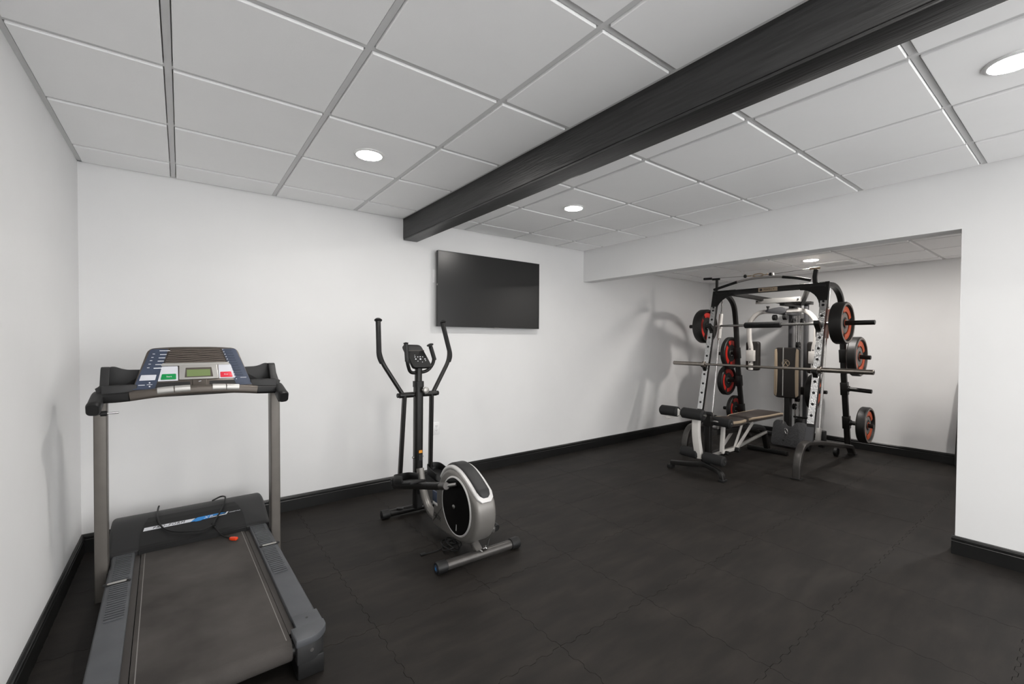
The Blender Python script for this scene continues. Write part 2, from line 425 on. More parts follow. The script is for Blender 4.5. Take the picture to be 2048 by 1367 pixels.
for dz in (-.02, .02):
    s = B().prism(rpoly([(-.017, -.014), (.017, -.014), (.017, .014), (-.017, .014)], .008), lambda a, c: Vector((a, -.0075, c+dz)), (0, .002, 0)).obj('socket', 'white_plastic', t)
    B().box(-.008, -.0055, -.0082, -.007, dz-.004, dz+.006).box(.0055, .008, -.0082, -.007, dz-.004, dz+.006).box(-.002, .002, -.0082, -.007, dz-.011, dz-.007).obj('slots', 'slot', s)
B().cyl((0, -.0072, 0), (0, -.005, 0), .003, 10).obj('screw', 'silver_plastic', t)
t = thing('cable_plate', 'white wall plate half hidden behind the left edge of the television', 'wall plate', (1.955, YB, 1.955))
B().box(-.036, .036, -.007, 0, -.06, .06, .003, 2).obj('cover_plate', 'white_plastic', t)
B().cyl((.012, -.03, .02), (.012, -.005, .02), .009, 14).obj('plug', 'black_plastic', t)

# ------------------------------------------------------------------ treadmill
T = thing('treadmill', 'grey and black folding treadmill with blue console facing the back wall', 'treadmill', (.082, 2.5, 0), math.radians(1.5))
B().box(-.33, .33, -.54, 1.1, .045, .128, .006).obj('deck_frame', 'black_metal', T)
# belt: rounded rear end
bp = [(.80, .150)] + [(-.575 - .043*math.sin(a), .107 + .043*math.cos(a)) for a in [math.pi*k/12 for k in range(13)]] + [(.80, .064)]
B().prism(bp, lambda a, c: Vector((-.247, a, c)), (.494, 0, 0)).obj('running_belt', 'belt', T, 40)
for s in (-1, 1):
    B().box(s*.2315-.0015, s*.2315+.0015, -.58, .78, .1495, .1506).obj('belt_line', 'line_grey', T)
    B().box(min(s*.25, s*.276), max(s*.25, s*.276), -.54, .78, .10, .146).obj('deck_edge', 'belt_edge', T)
    r = B().prism(rpoly([(.274, .095), (.274, .166), (.366, .166), (.374, .150), (.374, .085), (.36, .07), (.30, .07)], .006, 3), lambda a, c: Vector((s*a, -.55, c)), (0, 1.30, 0)).obj('side_rail', 'grey_plastic', T, 30)
    b = B()
    for k in range(32):
        y = -.02 + k*.0225
        b.box(min(s*.284, s*.350), max(s*.284, s*.350), y-.0058, y+.0058, .1655, .1705, .0012, 1)
    tag(b.obj('tread_ribs', 'grey_plastic', r), None, None, None, 'stuff')
    c = rpoly([(.012, -.045), (.012, .045), (-.012, .045), (-.012, -.045)], .011, 5)
    RR = lambda a, q: Vector((s*(.328+q*1.0), .345 + a*1.0 + s*0*q, .1665))
    B().prism([(a*1.25, q*1.15) for a, q in c], RR, (0, 0, .004), .0012).obj('rail_badge', 'black_plastic', r)
    B().prism([(a*.72, q*.8) for a, q in c], lambda a, q: RR(a, q)+Vector((0, 0, .0036)), (0, 0, .0016)).obj('badge_inlay', 'silver_plastic', r)
    # rear end cap with rounded outer corner, lip and foot
    cp = B().prism(rpoly([(.254, -.645), (.335, -.645), (.380, -.60), (.380, -.548), (.254, -.548)], [.004, .03, .035, .006, .004]), lambda a, q: Vector((s*a, q, .140)), (0, 0, .030), .004).prism(rpoly([(.274, -.552), (.376, -.552), (.376, -.46), (.274, -.46)], .004), lambda a, q: Vector((s*a, q, .140)), (0, 0, .0295), .003).obj('rear_cap', 'grey_plastic', T, 25)
    B().prism(rpoly([(.258, -.640), (.330, -.640), (.374, -.598), (.374, -.50), (.258, -.50)], [.003, .03, .03, .003, .003]), lambda a, q: Vector((s*a, q, .068)), (0, 0, .074), .003).obj('cap_skirt', 'dark_plastic', cp)
    B().cyl((s*.312, -.6415, .112), (s*.312, -.632, .112), .007, 14).obj('screw', 'steel', cp)
    B().cyl((s*.325, -.505, .166), (s*.325, -.505, .1702), .0055, 12).obj('screw_hole', 'slot', cp)
    B().box(min(s*.262, s*.362), max(s*.262, s*.362), -.632, -.50, 0, .078, .006).obj('rear_foot', 'black_plastic', T)
B().cyl((-.26, -.575, .104), (.26, -.575, .104), .038, 24).obj('rear_roller', 'black_metal', T)
# motor hood
hp = [(.70, .09), (.70, .172), (.715, .182), (.90, .248), (.96, .263), (1.03, .266), (1.11, .250), (1.145, .20), (1.15, .04), (.80, .04)]
hood = B().prism(rpoly(hp, [.004, .01, .02, .06, .05, .05, .05, .03, .01, .01]), lambda a, c: Vector((-.392, a, c)), (.784, 0, 0), .022, 4).obj('motor_hood', 'dark_plastic', T, 30)
def hz(y): return .182 + (y-.715)*(.248-.182)/(.90-.715)     # slope of the hood's near face
ins = rpoly([(-.262, .694), (.268, .694), (.262, .80), (.195, .945), (-.175, .945), (-.25, .80)], [.003, .003, .05, .05, .05, .05])
def hoodpt(x, y, up=0):
    z = hz(y) if y < .90 else .248 + (y-.90)*.25
    if y < .715: z = .182 - (.715-y)*.5
    return Vector((x, y, z+up))
b = B()
for (ya, yb) in ((.694, .715), (.715, .745), (.745, .775), (.775, .805), (.805, .835), (.835, .865), (.865, .90), (.90, .945)):
    def half(y):
        if y < .80: return .258 - (y-.694)*.02
        return .256 - (y-.80)**1.5*.62
    w1, w2 = half(ya), half(yb)
    tb = bmesh.new()
    vs = [hoodpt(-w1, ya, .005), hoodpt(w1, ya, .005), hoodpt(w2, yb, .005), hoodpt(-w2, yb, .005)]
    vt = [tb.verts.new(v) for v in vs]; vb = [tb.verts.new(v - Vector((0, 0, .012))) for v in vs]
    tb.faces.new(vt); tb.faces.new(list(reversed(vb)))
    for i in range(4): tb.faces.new((vt[i], vb[i], vb[(i+1) % 4], vt[(i+1) % 4]))
    bmesh.ops.recalc_face_normals(tb, faces=tb.faces[:]); b._merge(tb)
b.box(-.262, .262, .690, .699, .105, .172, .002, 1)
b.obj('hood_panel', 'black_plastic', T)
ey_ = Vector((0, .185, .066)).normalized(); nrm = Vector((1, 0, 0)).cross(ey_)
def hb(x, y, up=.0062): return hoodpt(x, y) + nrm*up
def band(poly, m, name, up, th=.0008):
    B().prism(poly, lambda a, c: hb(a, c, up), nrm*th).obj(name, m, hood)
band([(-.243, .829), (-.238, .856), (.005, .853), (-.02, .829)], 'white_print', 'print_band', .0056)
band([(-.02, .829), (.015, .856), (.135, .858), (.165, .850), (.10, .843), (.06, .829)], 'blue_print', 'print_swoosh', .0058)
band([(.0, .8235), (.01, .829), (.040, .829), (.03, .8235)], 'blue_print', 'print_swoosh', .0058)
band([(.07, .831), (.10, .838), (.16, .840), (.17, .856), (.18, .856), (.165, .834)], 'white_print', 'print_swoosh', .0062)
text('lettering', 'PRO-FORM', .027, basis(hb(-.125, .8415, .0068), (1, 0, 0), ey_), 'black_plastic', hood, .0003, .3, 1.2)
text('lettering', 'XP', .030, basis(hb(.068, .841, .0072), (1, 0, 0), ey_), 'white_print', hood, .0003, .4, 1.4)
text('lettering', 'CROSSWALK', .011, basis(hb(.212, .846, .0068), (1, 0, 0), ey_), 'white_print', hood, .0003, .2, .95)
# uprights
for s in (-1, 1):
    u = B().sweep([(s*.401, .60, 0.0), (s*.401, .60, .10), (s*.399, .60, 1.04)], rrect(.052, .085, .006), (1, 0, 0)).obj('upright', 'upright_metal', T)
    B().box(min(s*.36, s*.385), max(s*.36, s*.385), .52, 1.10, .01, .075, .004).obj('base_rail', 'black_metal', T)
    B().cyl((s*.372, .57, .09), (s*.38, .57, .09), .05, 20).obj('pivot_cover', 'black_plastic', T)
    # handle: stub reaching back towards the runner
    h = B().sweep(fil([(s*.395, .53, 1.052), (s*.397, .47, 1.058), (s*.405, .365, 1.018)], .05, 5), rrect(.050, .062, .016, 4), (1, 0, 0)).obj('handle', 'dark_plastic', T)
    B().sweep([(s*.4045, .371, 1.020), (s*.407, .352, 1.013), (s*.408, .344, 1.010)], rrect(.052, .066, .018, 4), (1, 0, 0), scale=[1, 1, .85]).obj('end_cap', 'black_plastic', h)
    B().obox((s*.402, .44, 1.012), (.036, .12, .03), rot('X', .3), .004).obj('handle_bracket', 'black_plastic', h)
    # side tray: back wall, ear, shelf
    b = B()
    b.prism(rpoly([(.20, 1.04), (.40, 1.04), (.385, 1.19), (.35, 1.207), (.305, 1.185), (.20, 1.182)], [.002, .004, .02, .02, .03, .002]), lambda a, c: Vector((s*a, .56, c)), (0, .03, 0), .003)
    b.prism(rpoly([(.43, 1.035), (.60, 1.035), (.60, 1.20), (.53, 1.205), (.46, 1.10)], [.01, .01, .02, .02, .02]), lambda a, c: Vector((s*.405 - (.012 if c > 1.1 else 0)*s, a, c)), (-s*.035, 0, 0), .004)
    b.box(min(s*.25, s*.385), max(s*.25, s*.385), .435, .475, 1.035, 1.115, .006)
    b.box(min(s*.25, s*.385), max(s*.25, s*.385), .46, .57, 1.04, 1.075)
    b.obj('side_tray', 'dark_plastic', T)
B().cyl((-.372, .40, .985), (-.318, .40, .985), .0045, 10, .001).obj('height_pin', 'chrome', T)
B().cyl((-.385, .40, .985), (-.360, .40, .985), .013, 14, .002).obj('pin_collar', 'black_plastic', T)
# console on a tilted face
tl = math.radians(33)
cU = Vector((0, math.sin(tl), math.cos(tl))); cN = Vector((0, -math.cos(tl), math.sin(tl))); cO = Vector((-.005, .425, 1.076))
def cf(u, v, w=0): return cO + Vector((u, 0, 0)) + cU*v + cN*w
def slab(poly, m, name, parent, w0, w1, r=0, bev=0):
    p = rpoly(poly, r) if r else poly
    return B().prism(p, lambda a, c: cf(a, c, w0), cN*(w1-w0), bev).obj(name, m, parent)
CH = .275
outl = [(-.270, 0), (.268, 0), (.203, CH-.01), (.10, CH), (-.10, CH), (-.203, CH-.01)]
con = slab(outl, 'bronze', 'console', T, -.045, 0, [.004, .004, .03, .05, .05, .03], .008)
slab([(-.262, .015), (-.175, .015), (-.118, CH-.018), (-.192, CH-.018)], 'navy', 'key_panel', con, 0, .0015, [.004, .004, .004, .014])
slab([(.262, .015), (.185, .015), (.128, CH-.018), (.196, CH-.018)], 'navy', 'key_panel', con, 0, .0015, [.004, .004, .004, .014])
g = slab([(-.142, .165), (.152, .165), (.124, CH-.016), (-.114, CH-.016)], 'grille', 'fan_grille', con, 0, .001)
b = B()
for k in range(8):
    v = .172 + k*.0112; hw = .138 - (v-.165)*.27
    pts = [cf(-hw+2*hw*i/14+.005, v + .0016*math.sin(i*.9+k*1.3), .0022) for i in range(15)]
    b.tube(pts, .0021, 6)
tag(b.obj('grille_slats', 'grille_slat', g), None, None, None, 'stuff')
slab([(-.150, .150), (.160, .150), (.155, .166), (-.143, .166)], 'silver_plastic', 'grille_rim', con, 0, .003, .002)
slab([(-.163, .058), (-.078, .058), (-.078, .147), (-.146, .147)], 'pale_key', 'speed_panel', con, 0, .0018, .004)
slab([(.182, .062), (.105, .062), (.105, .150), (.165, .150)], 'pale_key', 'incline_panel', con, 0, .0018, .004)
slab([(-.152, .066), (-.086, .066), (-.086, .100), (-.146, .100)], 'green_key', 'start_key', con, .0018, .0034, .004, .0006)
slab([(.171, .068), (.112, .068), (.112, .103), (.164, .103)], 'red_key', 'stop_key', con, .0018, .0034, .004, .0006)
bz = slab([(-.074, .062), (.102, .062), (.100, .150), (-.072, .150)], 'silver_plastic', 'screen_bezel', con, 0, .006, .004, .002)
slab([(-.050, .073), (.078, .073), (.072, .133), (-.044, .133)], 'bronze', 'bezel_recess', bz, .006, .0066, .003)
slab([(-.040, .078), (.066, .078), (.066, .120), (-.040, .120)], 'lcd', 'display', bz, .0066, .0076)
slab([(-.178, .013), (-.026, .013), (-.026, .050), (-.170, .050)], 'slot', 'tray_recess', con, 0, .0012, .005)
slab([(.190, .013), (.060, .013), (.060, .050), (.183, .050)], 'slot', 'tray_recess', con, 0, .0012, .005)
slab([(-.016, .006), (.048, .006), (.048, .060), (-.016, .060)], 'bronze', 'center_badge', con, 0, .006, .003, .002)
slab([(.010, .044), (.022, .047), (.023, .050), (.012, .048)], 'pale_key', 'badge_mark', con, .006, .0066)
slab([(-.238, .066), (-.174, .066), (-.168, .098), (-.230, .098)], 'pale_key', 'program_key', con, .0015, .003, .003, .0006)
b = B()
def mark(u, v, w, h): b.prism([(u-w/2, v-h/2), (u+w/2, v-h/2), (u+w/2, v+h/2), (u-w/2, v+h/2)], lambda a, c: cf(a, c, .0015), cN*.0006)
for k, (v, a_) in enumerate([(.246, .045), (.222, .028), (.201, .028), (.181, .026), (.160, .034), (.138, .036)]):
    e = -.235 + (v-.06)*.27
    mark(e+.052, v, a_, .0035 if k != 5 else .005)
    if k: mark(e+.012, v+.004, .010, .003)
mark(-.228, .040, .026, .003); mark(-.196, .052, .006, .006); mark(-.196, .030, .006, .006); mark(-.196, .041, .022, .002)
tag(b.obj('key_marks', 'white_print', con), None, None, None, 'stuff')
b = B()
for k in range(13):
    v = .252 - k*.0165; e = .213 - (v-.02)*.28
    mark(e-.016, v, .0045, .0035)
mark(.222, .062, .03, .0025)
tag(b.obj('key_marks', 'white_print', con), None, None, None, 'stuff')
for k in range(11):
    v = .248 - k*.0165; e = .213 - (v-.02)*.28
    slab([(e-.008, v-.006), (e+.027, v-.006), (e+.026, v+.005), (e-.007, v+.005)], 'navy_key', 'program_key', con, .0015, .003, .002)
text('lettering', 'Start', .012, basis(cf(-.116, .083, .0040), (1, 0, 0), cU), 'white_print', con, .0003)
text('lettering', 'Stop', .011, basis(cf(.139, .086, .0040), (1, 0, 0), cU), 'white_print', con, .0003)
# arched grip bar under the console
arch = lambda x: 1.080 - .020*(x/.27)**2
pts = [(x, .415-.03*(1-(x/.3)**2), arch(x)) for x in [-.274+.548*k/18 for k in range(19)]]
gb = B().sweep(pts, rrect(.046, .044, .014, 4), (0, 0, 1)).obj('grip_bar', 'bronze', T)
for s in (-1, 1):
    B().sweep([(s*.276, .42, 1.058), (s*.33, .432, 1.054), (s*.395, .45, 1.052)], rrect(.046, .044, .014, 4), (0, 0, 1)).obj('grip_bar_end', 'black_plastic', T)
for xa, xb in ((-.168, -.102), (-.098, -.034), (.062, .122), (.126, .184)):
    ps = [(x, .408-.03*(1-(x/.3)**2), arch(x)+.010) for x in [xa+(xb-xa)*k/4 for k in range(5)]]
    B().sweep(ps, rrect(.034, .040, .010, 3), (0, 0, 1)).obj('pulse_sensor', 'silver_plastic', gb)
B().box(-.22, .22, .47, .60, 1.04, 1.10, .01).obj('console_base', 'dark_plastic', T)

# safety cord lying over the hood
L = thing('safety_lanyard', 'thin black safety cord with orange-red clip draped over the treadmill hood', 'lanyard', (.05, 3.28, 0))

def lw(p): return (p[0]-.05, p[1]-3.28, p[2])
B().tube(spline([lw(p) for p in [(-.118, 3.575, .285), (-.122, 3.533, .276), (-.121, 3.42, .268), (-.111, 3.355, .251), (-.087, 3.296, .230), (-.035, 3.252, .214), (.036, 3.228, .205), (.097, 3.218, .201), (.148, 3.245, .209), (.168, 3.295, .227), (.202, 3.370, .253), (.223, 3.44, .278), (.230, 3.502, .292), (.207, 3.552, .284), (.161, 3.528, .274)]], 6), .0050, 8).obj('cord', 'black_plastic', L)
B().tube(spline([lw(p) for p in [(.150, 3.252, .208), (.160, 3.228, .196), (.178, 3.195, .172), (.198, 3.16, .158), (.221, 3.126, .157), (.238, 3.095, .160)]], 6), .0040, 8).obj('cord_tail', 'black_plastic', L)
B().tube([lw((.146, 3.256, .216)), lw((.156, 3.238, .205))], .007, 10).obj('cord_knot', 'black_plastic', L)
B().prism(rpoly([(-.022, -.008), (0, -.013), (.024, -.010), (.024, .010), (0, .013), (-.022, .008)], .005), lambda a, c: Vector(lw((.243, 3.085, .152))) + Vector((.75*a+.66*c, -.66*a+.75*c, 0)), (0, 0, .016), .004).obj('clip', 'red_clip', L)

# ------------------------------------------------------------------ elliptical trainer
EL = thing('elliptical_trainer', 'black and silver elliptical trainer standing between the treadmill and television', 'elliptical', (1.465, 2.75, 0), math.radians(-0.8))
# stabilisers
f = B().cyl((-.262, .46, .034), (.262, .46, .034), .026, 20).obj('front_stabilizer', 'black_metal', EL)
r = B().cyl((-.270, -.485, .036), (.270, -.485, .036), .029, 24).obj('rear_stabilizer', 'gunmetal', EL)
for s in (-1, 1):
    B().lathe([(.028, 0), (.034, .004), (.035, .05), (.031, .062), (.014, .066), (0, .066)], (s*.215, .46, .0345), (s, 0, 0), 20).obj('end_cap', 'black_plastic', f)
    e = B().lathe([(.031, 0), (.0355, .004), (.0365, .054), (.032, .066), (0, .067)], (s*.228, -.485, .0365), (s, 0, 0), 24).obj('end_cap', 'black_plastic', r)
    B().lathe([(.020, 0), (.020, .0012), (0, .0014)], (s*.2945, -.485, .0365), (s, 0, 0), 20).obj('cap_emblem', 'navy', e)
B().prism([(-.006, -.010), (.008, -.004), (.002, .010)], lambda a, c: Vector((-.2962, -.485+a, .0365+c)), (-.0008, 0, 0)).obj('cap_mark', 'blue_print', r)
B().box(-.004, .004, -.515, -.455, .0655, .0672).obj('stripe', 'pale_shell', r)
B().obox((-.14, .44, .062), (.05, .03, .012), rot('Z', -.4), .003).obj('front_lug', 'black_metal', EL)
# spine from the mast down and back under the shell
B().sweep(spline([(0, .385, .36), (0, .345, .24), (0, .28, .145), (0, .19, .085), (0, .05, .065), (0, -.12, .06)], 6), rrect(.055, .050, .020, 4), (1, 0, 0)).obj('spine', 'silver_shell', EL)
B().prism([(.39, .06), (.50, .045), (.475, .055), (.455, .30), (.405, .30)], lambda a, c: Vector((-.02, a, c)), (.04, 0, 0)).obj('mast_bracket', 'black_metal', EL)
mast = B().sweep([(0, .435, .045), (0, .428, .30), (0, .42, 1.00)], rrect(.064, .072, .02, 4), (1, 0, 0)).obj('lower_mast', 'black_metal', EL)
B().box(-.014, .018, .3805, .384, .42, .47, .001, 1).obj('warning_label', 'slot', mast)
B().box(-.012, .016, .3795, .382, .478, .50, .001, 1).obj('warning_label', 'orange_print', mast)
B().cyl((-.045, .427, .44), (.045, .427, .44), .008, 12).obj('mast_bolt', 'steel', mast)
B().sweep([(0, .42, .985), (0, .42, 1.07), (0, .415, 1.165)], rrect(.050, .054, .018, 4), (1, 0, 0)).obj('upper_mast', 'black_metal', EL)
B().sweep([(0, .42, .985), (0, .42, 1.03)], rrect(.072, .078, .02, 4), (1, 0, 0)).obj('mast_collar', 'black_plastic', EL)
k = B().lathe([(.008, 0), (.008, .03), (.022, .034), (.026, .045), (.024, .056), (.012, .062), (0, .063)], (.02, .395, .962), (.25, -1, .05), 20).obj('tension_knob', 'silver_plastic', EL)
# pivot axle
B().cyl((-.168, .42, .928), (.168, .42, .928), .013, 16, .003).obj('pivot_axle', 'black_metal', EL)
for s in (-1, 1):
    B().cyl((s*.04, .42, .928), (s*.155, .42, .928), .021, 18, .003).obj('axle_sleeve', 'black_metal', EL)
    B().cyl((s*.158, .42, .928), (s*.172, .42, .928), .018, 14, .004).obj('axle_cap', 'black_plastic', EL)
    # swing arm: lower flat tube and upper handle
    B().sweep([(s*.128, .475, .27), (s*.112, .42, .93)], rrect(.028, .044, .010, 3), (1, 0, 0)).obj('swing_arm', 'black_metal', EL)
    h = B().tube(fil([(s*.108, .42, .905), (s*.298, .45, 1.215), (s*.272, .545, 1.495)], .09, 8), .0165, 14).obj('swing_handle', 'black_metal', EL)
    B().tube(fil([(s*.252, .4405, 1.135), (s*.298, .45, 1.215), (s*.272, .545, 1.485)], .09, 8)[1:], .0188, 14).obj('grip', 'foam', h)
    B().lathe([(.019, 0), (.029, .008), (.029, .014), (.018, .024), (0, .027)], (s*.2725, .542, 1.487), (-s*.09, .32, .94), 18).obj('grip_cap', 'black_plastic', h)
# fixed U handlebar with pulse grips
fh = B().tube(fil([(-.108, .405, 1.325), (-.098, .405, 1.175), (-.065, .425, 1.095), (.0, .425, 1.095), (.085, .425, 1.105), (.135, .41, 1.185), (.088, .395, 1.305)], .06, 6), .0135, 12).obj('fixed_handlebar', 'black_metal', EL)
B().tube([(-.108, .405, 1.32), (-.098, .405, 1.185)], .0165, 12).obj('pulse_grip', 'dark_plastic', fh)
B().tube([(.132, .4095, 1.192), (.092, .396, 1.295)], .0165, 12).obj('pulse_grip', 'dark_plastic', fh)
B().lathe([(.017, 0), (.027, .006), (.026, .012), (.012, .018), (0, .02)], (.0895, .3955, 1.302), (-.36, -.12, .95), 16).obj('handlebar_cap', 'black_plastic', fh)
B().lathe([(.017, 0), (.020, .006), (0, .012)], (-.108, .405, 1.32), (-.07, 0, 1), 16).obj('handlebar_cap', 'black_plastic', fh)
# display
tq = math.radians(28)
dU = Vector((0, math.sin(tq), math.cos(tq))); dN = Vector((0, -math.cos(tq), math.sin(tq))); dO = Vector((.004, .372, 1.140))
def df(u, v, w0=0): return dO + Vector((u, 0, 0)) + dU*v + dN*w0
def dsl(p, m, n, par, a, b_, rr=0, bev=0):
    return B().prism(rpoly(p, rr) if rr else p, lambda u, v: df(u, v, a), dN*(b_-a), bev).obj(n, m, par)
ds = dsl([(-.062, 0), (.095, 0), (.035, .195), (-.115, .200)], 'black_plastic', 'display_console', EL, -.035, 0, [.02, .012, .03, .03], .006)
dsl([(-.075, .142), (.048, .142), (.030, .178), (-.085, .180)], 'dark_plastic', 'display_screen', ds, 0, .001, .006)
dsl([(-.078, .138), (.052, .138), (.050, .146), (-.078, .146)], 'gunmetal', 'display_rim', ds, 0, .002)
b = B()
for u, v, q in ((-.035, .088, .0045), (-.012, .088, .0045), (.008, .089, .005), (.028, .088, .004), (-.032, .070, .006), (.006, .069, .0075), (.044, .069, .0055), (-.018, .052, .004), (.018, .044, .0035), (.046, .055, .004), (-.034, .103, .003)):
    b.prism([(u+q*math.cos(a*.7854), v+q*.8*math.sin(a*.7854)) for a in range(8)], lambda c, d: df(c, d, .0002), dN*.0012)
tag(b.obj('key_marks', 'white_print', ds), None, None, None, 'stuff')
# pedal arms, cranks and footplates
for s, pf, pr, pc in ((-1, (-.158, .505, .225), (-.150, -.26, .425), .20), (1, (.158, .505, .265), (.160, -.36, .150), .50)):
    pf, pr = Vector(pf), Vector(pr); d = (pr-pf).normalized()
    q = B().sweep([pf, pf+(pr-pf)*.85, pr], rrect(.034, .046, .008, 3), (1, 0, 0)).obj('pedal_arm', 'black_metal', EL)
    B().cyl(pr-d*.0, pr+d*.075, .024, 18, .003).obj('crank_sleeve', 'gunmetal' if s < 0 else 'black_plastic', q)
    e = pr+d*.08
    B().cyl(pr+d*.05, e+Vector((-s*.05, -.03, .01)), .011, 12).obj('crank_pin', 'steel', q)
    B().obox(pf+Vector((0, 0, .03)), (.05, .05, .06), None, .008).obj('arm_joint', 'black_plastic', q)
    pm = pf + (pr-pf)*((.50-pc)/(.76))+Vector((s*.012, 0, .032)) if s < 0 else pf + (pr-pf)*.19 + Vector((0, 0, .032))
    ang = math.atan2(d.z, -d.y)*-1
    pl = B()
    Rm = rot('X', ang)
    pl.prism(rpoly([(-.062, -.16), (.062, -.16), (.066, .13), (.03, .17), (-.03, .17), (-.066, .13)], [.02, .02, .04, .04, .04, .04]), lambda a, c: pm + Rm @ Vector((a, c, -.012)), Rm @ Vector((0, 0, .018)), .004)
    ft = pl.obj('footplate', 'black_plastic', EL)
    pth = [pm + Rm @ Vector(p) for p in spline([(-.062, -.03, .02), (-.064, .08, .026), (-.05, .145, .03), (0, .168, .03), (.05, .145, .03), (.064, .08, .026), (.062, -.03, .02)], 5)]
    B().sweep(pth, rrect(.056, .008, .003, 2), (0, 0, 1)).obj('foot_rim', 'black_plastic', ft)
# shell
def hs(a, c): return Vector((-.082, a, c))
def SX(s): return .081 if s < 0 else .063
prof = [(.015, .075), (.025, .10), (-.02, .27), (-.085, .40), (-.15, .485), (-.24, .525), (-.34, .520), (-.44, .480), (-.53, .425), (-.575, .380), (-.590, .28), (-.555, .18), (-.48, .115), (-.38, .085), (-.2, .07)]
sh = B().prism(rpoly(prof, .06, 3), hs, (.146, 0, 0), .028, 4).obj('flywheel_shell', 'silver_shell', EL, 30)
for s in (-1, 1):
    B().lathe([(.186, 0), (.186, .004), (.178, .0075), (.172, .004)], (s*SX(s), -.335, .305), (s, 0, 0), 56, True).obj('disc_rim', 'pale_shell', sh)
    dd = B().lathe([(.174, 0), (.174, .006), (.12, .010), (.05, .016), (.03, .018), (0, .018)], (s*SX(s), -.335, .305), (s, 0, 0), 56).obj('crank_disc', 'black_gloss', EL)
    B().lathe([(.014, 0), (.014, .004), (.008, .008), (0, .008)], (s*(SX(s)+.017), -.335, .305), (s, 0, 0), 14).obj('disc_bolt', 'steel', dd)
B().obox((-.0915, -.355, .185), (.001, .006, .055), rot('X', .12)).obj('disc_scratch', 'pale_shell', sh)
# pale edge and dark padded top strip running over the shell
topc = spline([(-.085, .405), (-.15, .487), (-.24, .527), (-.34, .522), (-.44, .482), (-.53, .428)], 6)
tp = [Vector((0, p[0], p[1])) for p in [(v.x, v.y) for v in [Vector((q[0], q[1])) for q in topc]]]
ox = Vector((-.009, 0, 0))
B().sweep([p + ox + Vector((0, 0, .000)) for p in tp] + [ox + Vector((0, -.560, .402)), ox + Vector((0, -.574, .385))], rrect(.128, .026, .010, 3), (1, 0, 0), scale=[.6, .85]+[1]*(len(tp)-3)+[1, .86, .5]).obj('shell_edge', 'pale_shell', sh, 30)
tk = [p + ox + Vector((0, -.002, .010)) for p in tp]
B().sweep(tk + [ox + Vector((0, -.552, .420)), ox + Vector((0, -.562, .404))], rrect(.088, .036, .016, 4), (1, 0, 0), scale=[.5, .7]+[1]*(len(tk)-2)+[.8, .4]).obj('top_strip', 'dark_plastic', sh, 40)
B().box(-.084, -.070, -.07, .0, .245, .315, .004).obj('shell_badge', 'navy', sh)
B().box(-.084, -.070, -.075, -.01, .225, .243, .003).obj('shell_badge_base', 'pale_shell', sh)
text('lettering', 'OJOX', .040, basis((-.0828, -.075, .155), (0, -1, -.12), (0, -.12, 1)), 'slot', sh, .0006)
B().cyl((-.068, -.545, .365), (-.061, -.56, .365), .006, 10).obj('screw', 'slot', sh)
B().sweep([(0, -.40, .10), (0, -.445, .07), (0, -.48, .05)], rrect(.05, .05, .018, 4), (1, 0, 0)).obj('rear_bracket', 'silver_shell', EL)
B().cyl((.02, -.50, .07), (.035, -.515, .083), .014, 14, .003).obj('leveling_bolt', 'chrome', EL)
B().cyl((.035, -.515, .083), (.06, -.50, .125), .005, 10).obj('lever', 'black_metal', EL)
B().obox((-.02, .36, .235), (.05, .03, .03), rot('Z', .5), .008).obj('tag', 'teal', EL)
B().obox((.05, .30, .245), (.05, .03, .035), rot('Z', -.3), .008).obj('tag', 'teal', EL)

pc = thing('coiled_cable', 'thin black power cord coiled on the floor under the elliptical', 'cord', (1.38, 2.50, 0))
def pw(x, y, z): return (x-1.38, y-2.50, z)
pts = [pw(1.205, 2.527, .006), pw(1.25, 2.522, .006), pw(1.30, 2.515, .008), pw(1.345, 2.52, .012)]
for k in range(40):
    a = k*.62; pts.append(pw(1.395+.05*math.cos(a)+.02*math.sin(k*.31), 2.50+.055*math.sin(a)+.02*math.cos(k*.23), .012+.035*abs(math.sin(a*.5+k*.1))))
pts += [pw(1.43, 2.55, .05), pw(1.445, 2.50, .09), pw(1.45, 2.45, .12)]
B().tube(spline(pts, 4), .0042, 7).obj('cable', 'black_plastic', pc)
B().obox(pw(1.205, 2.527, .008), (.035, .016, .014), rot('Z', -.1), .004).obj('plug', 'black_plastic', pc)

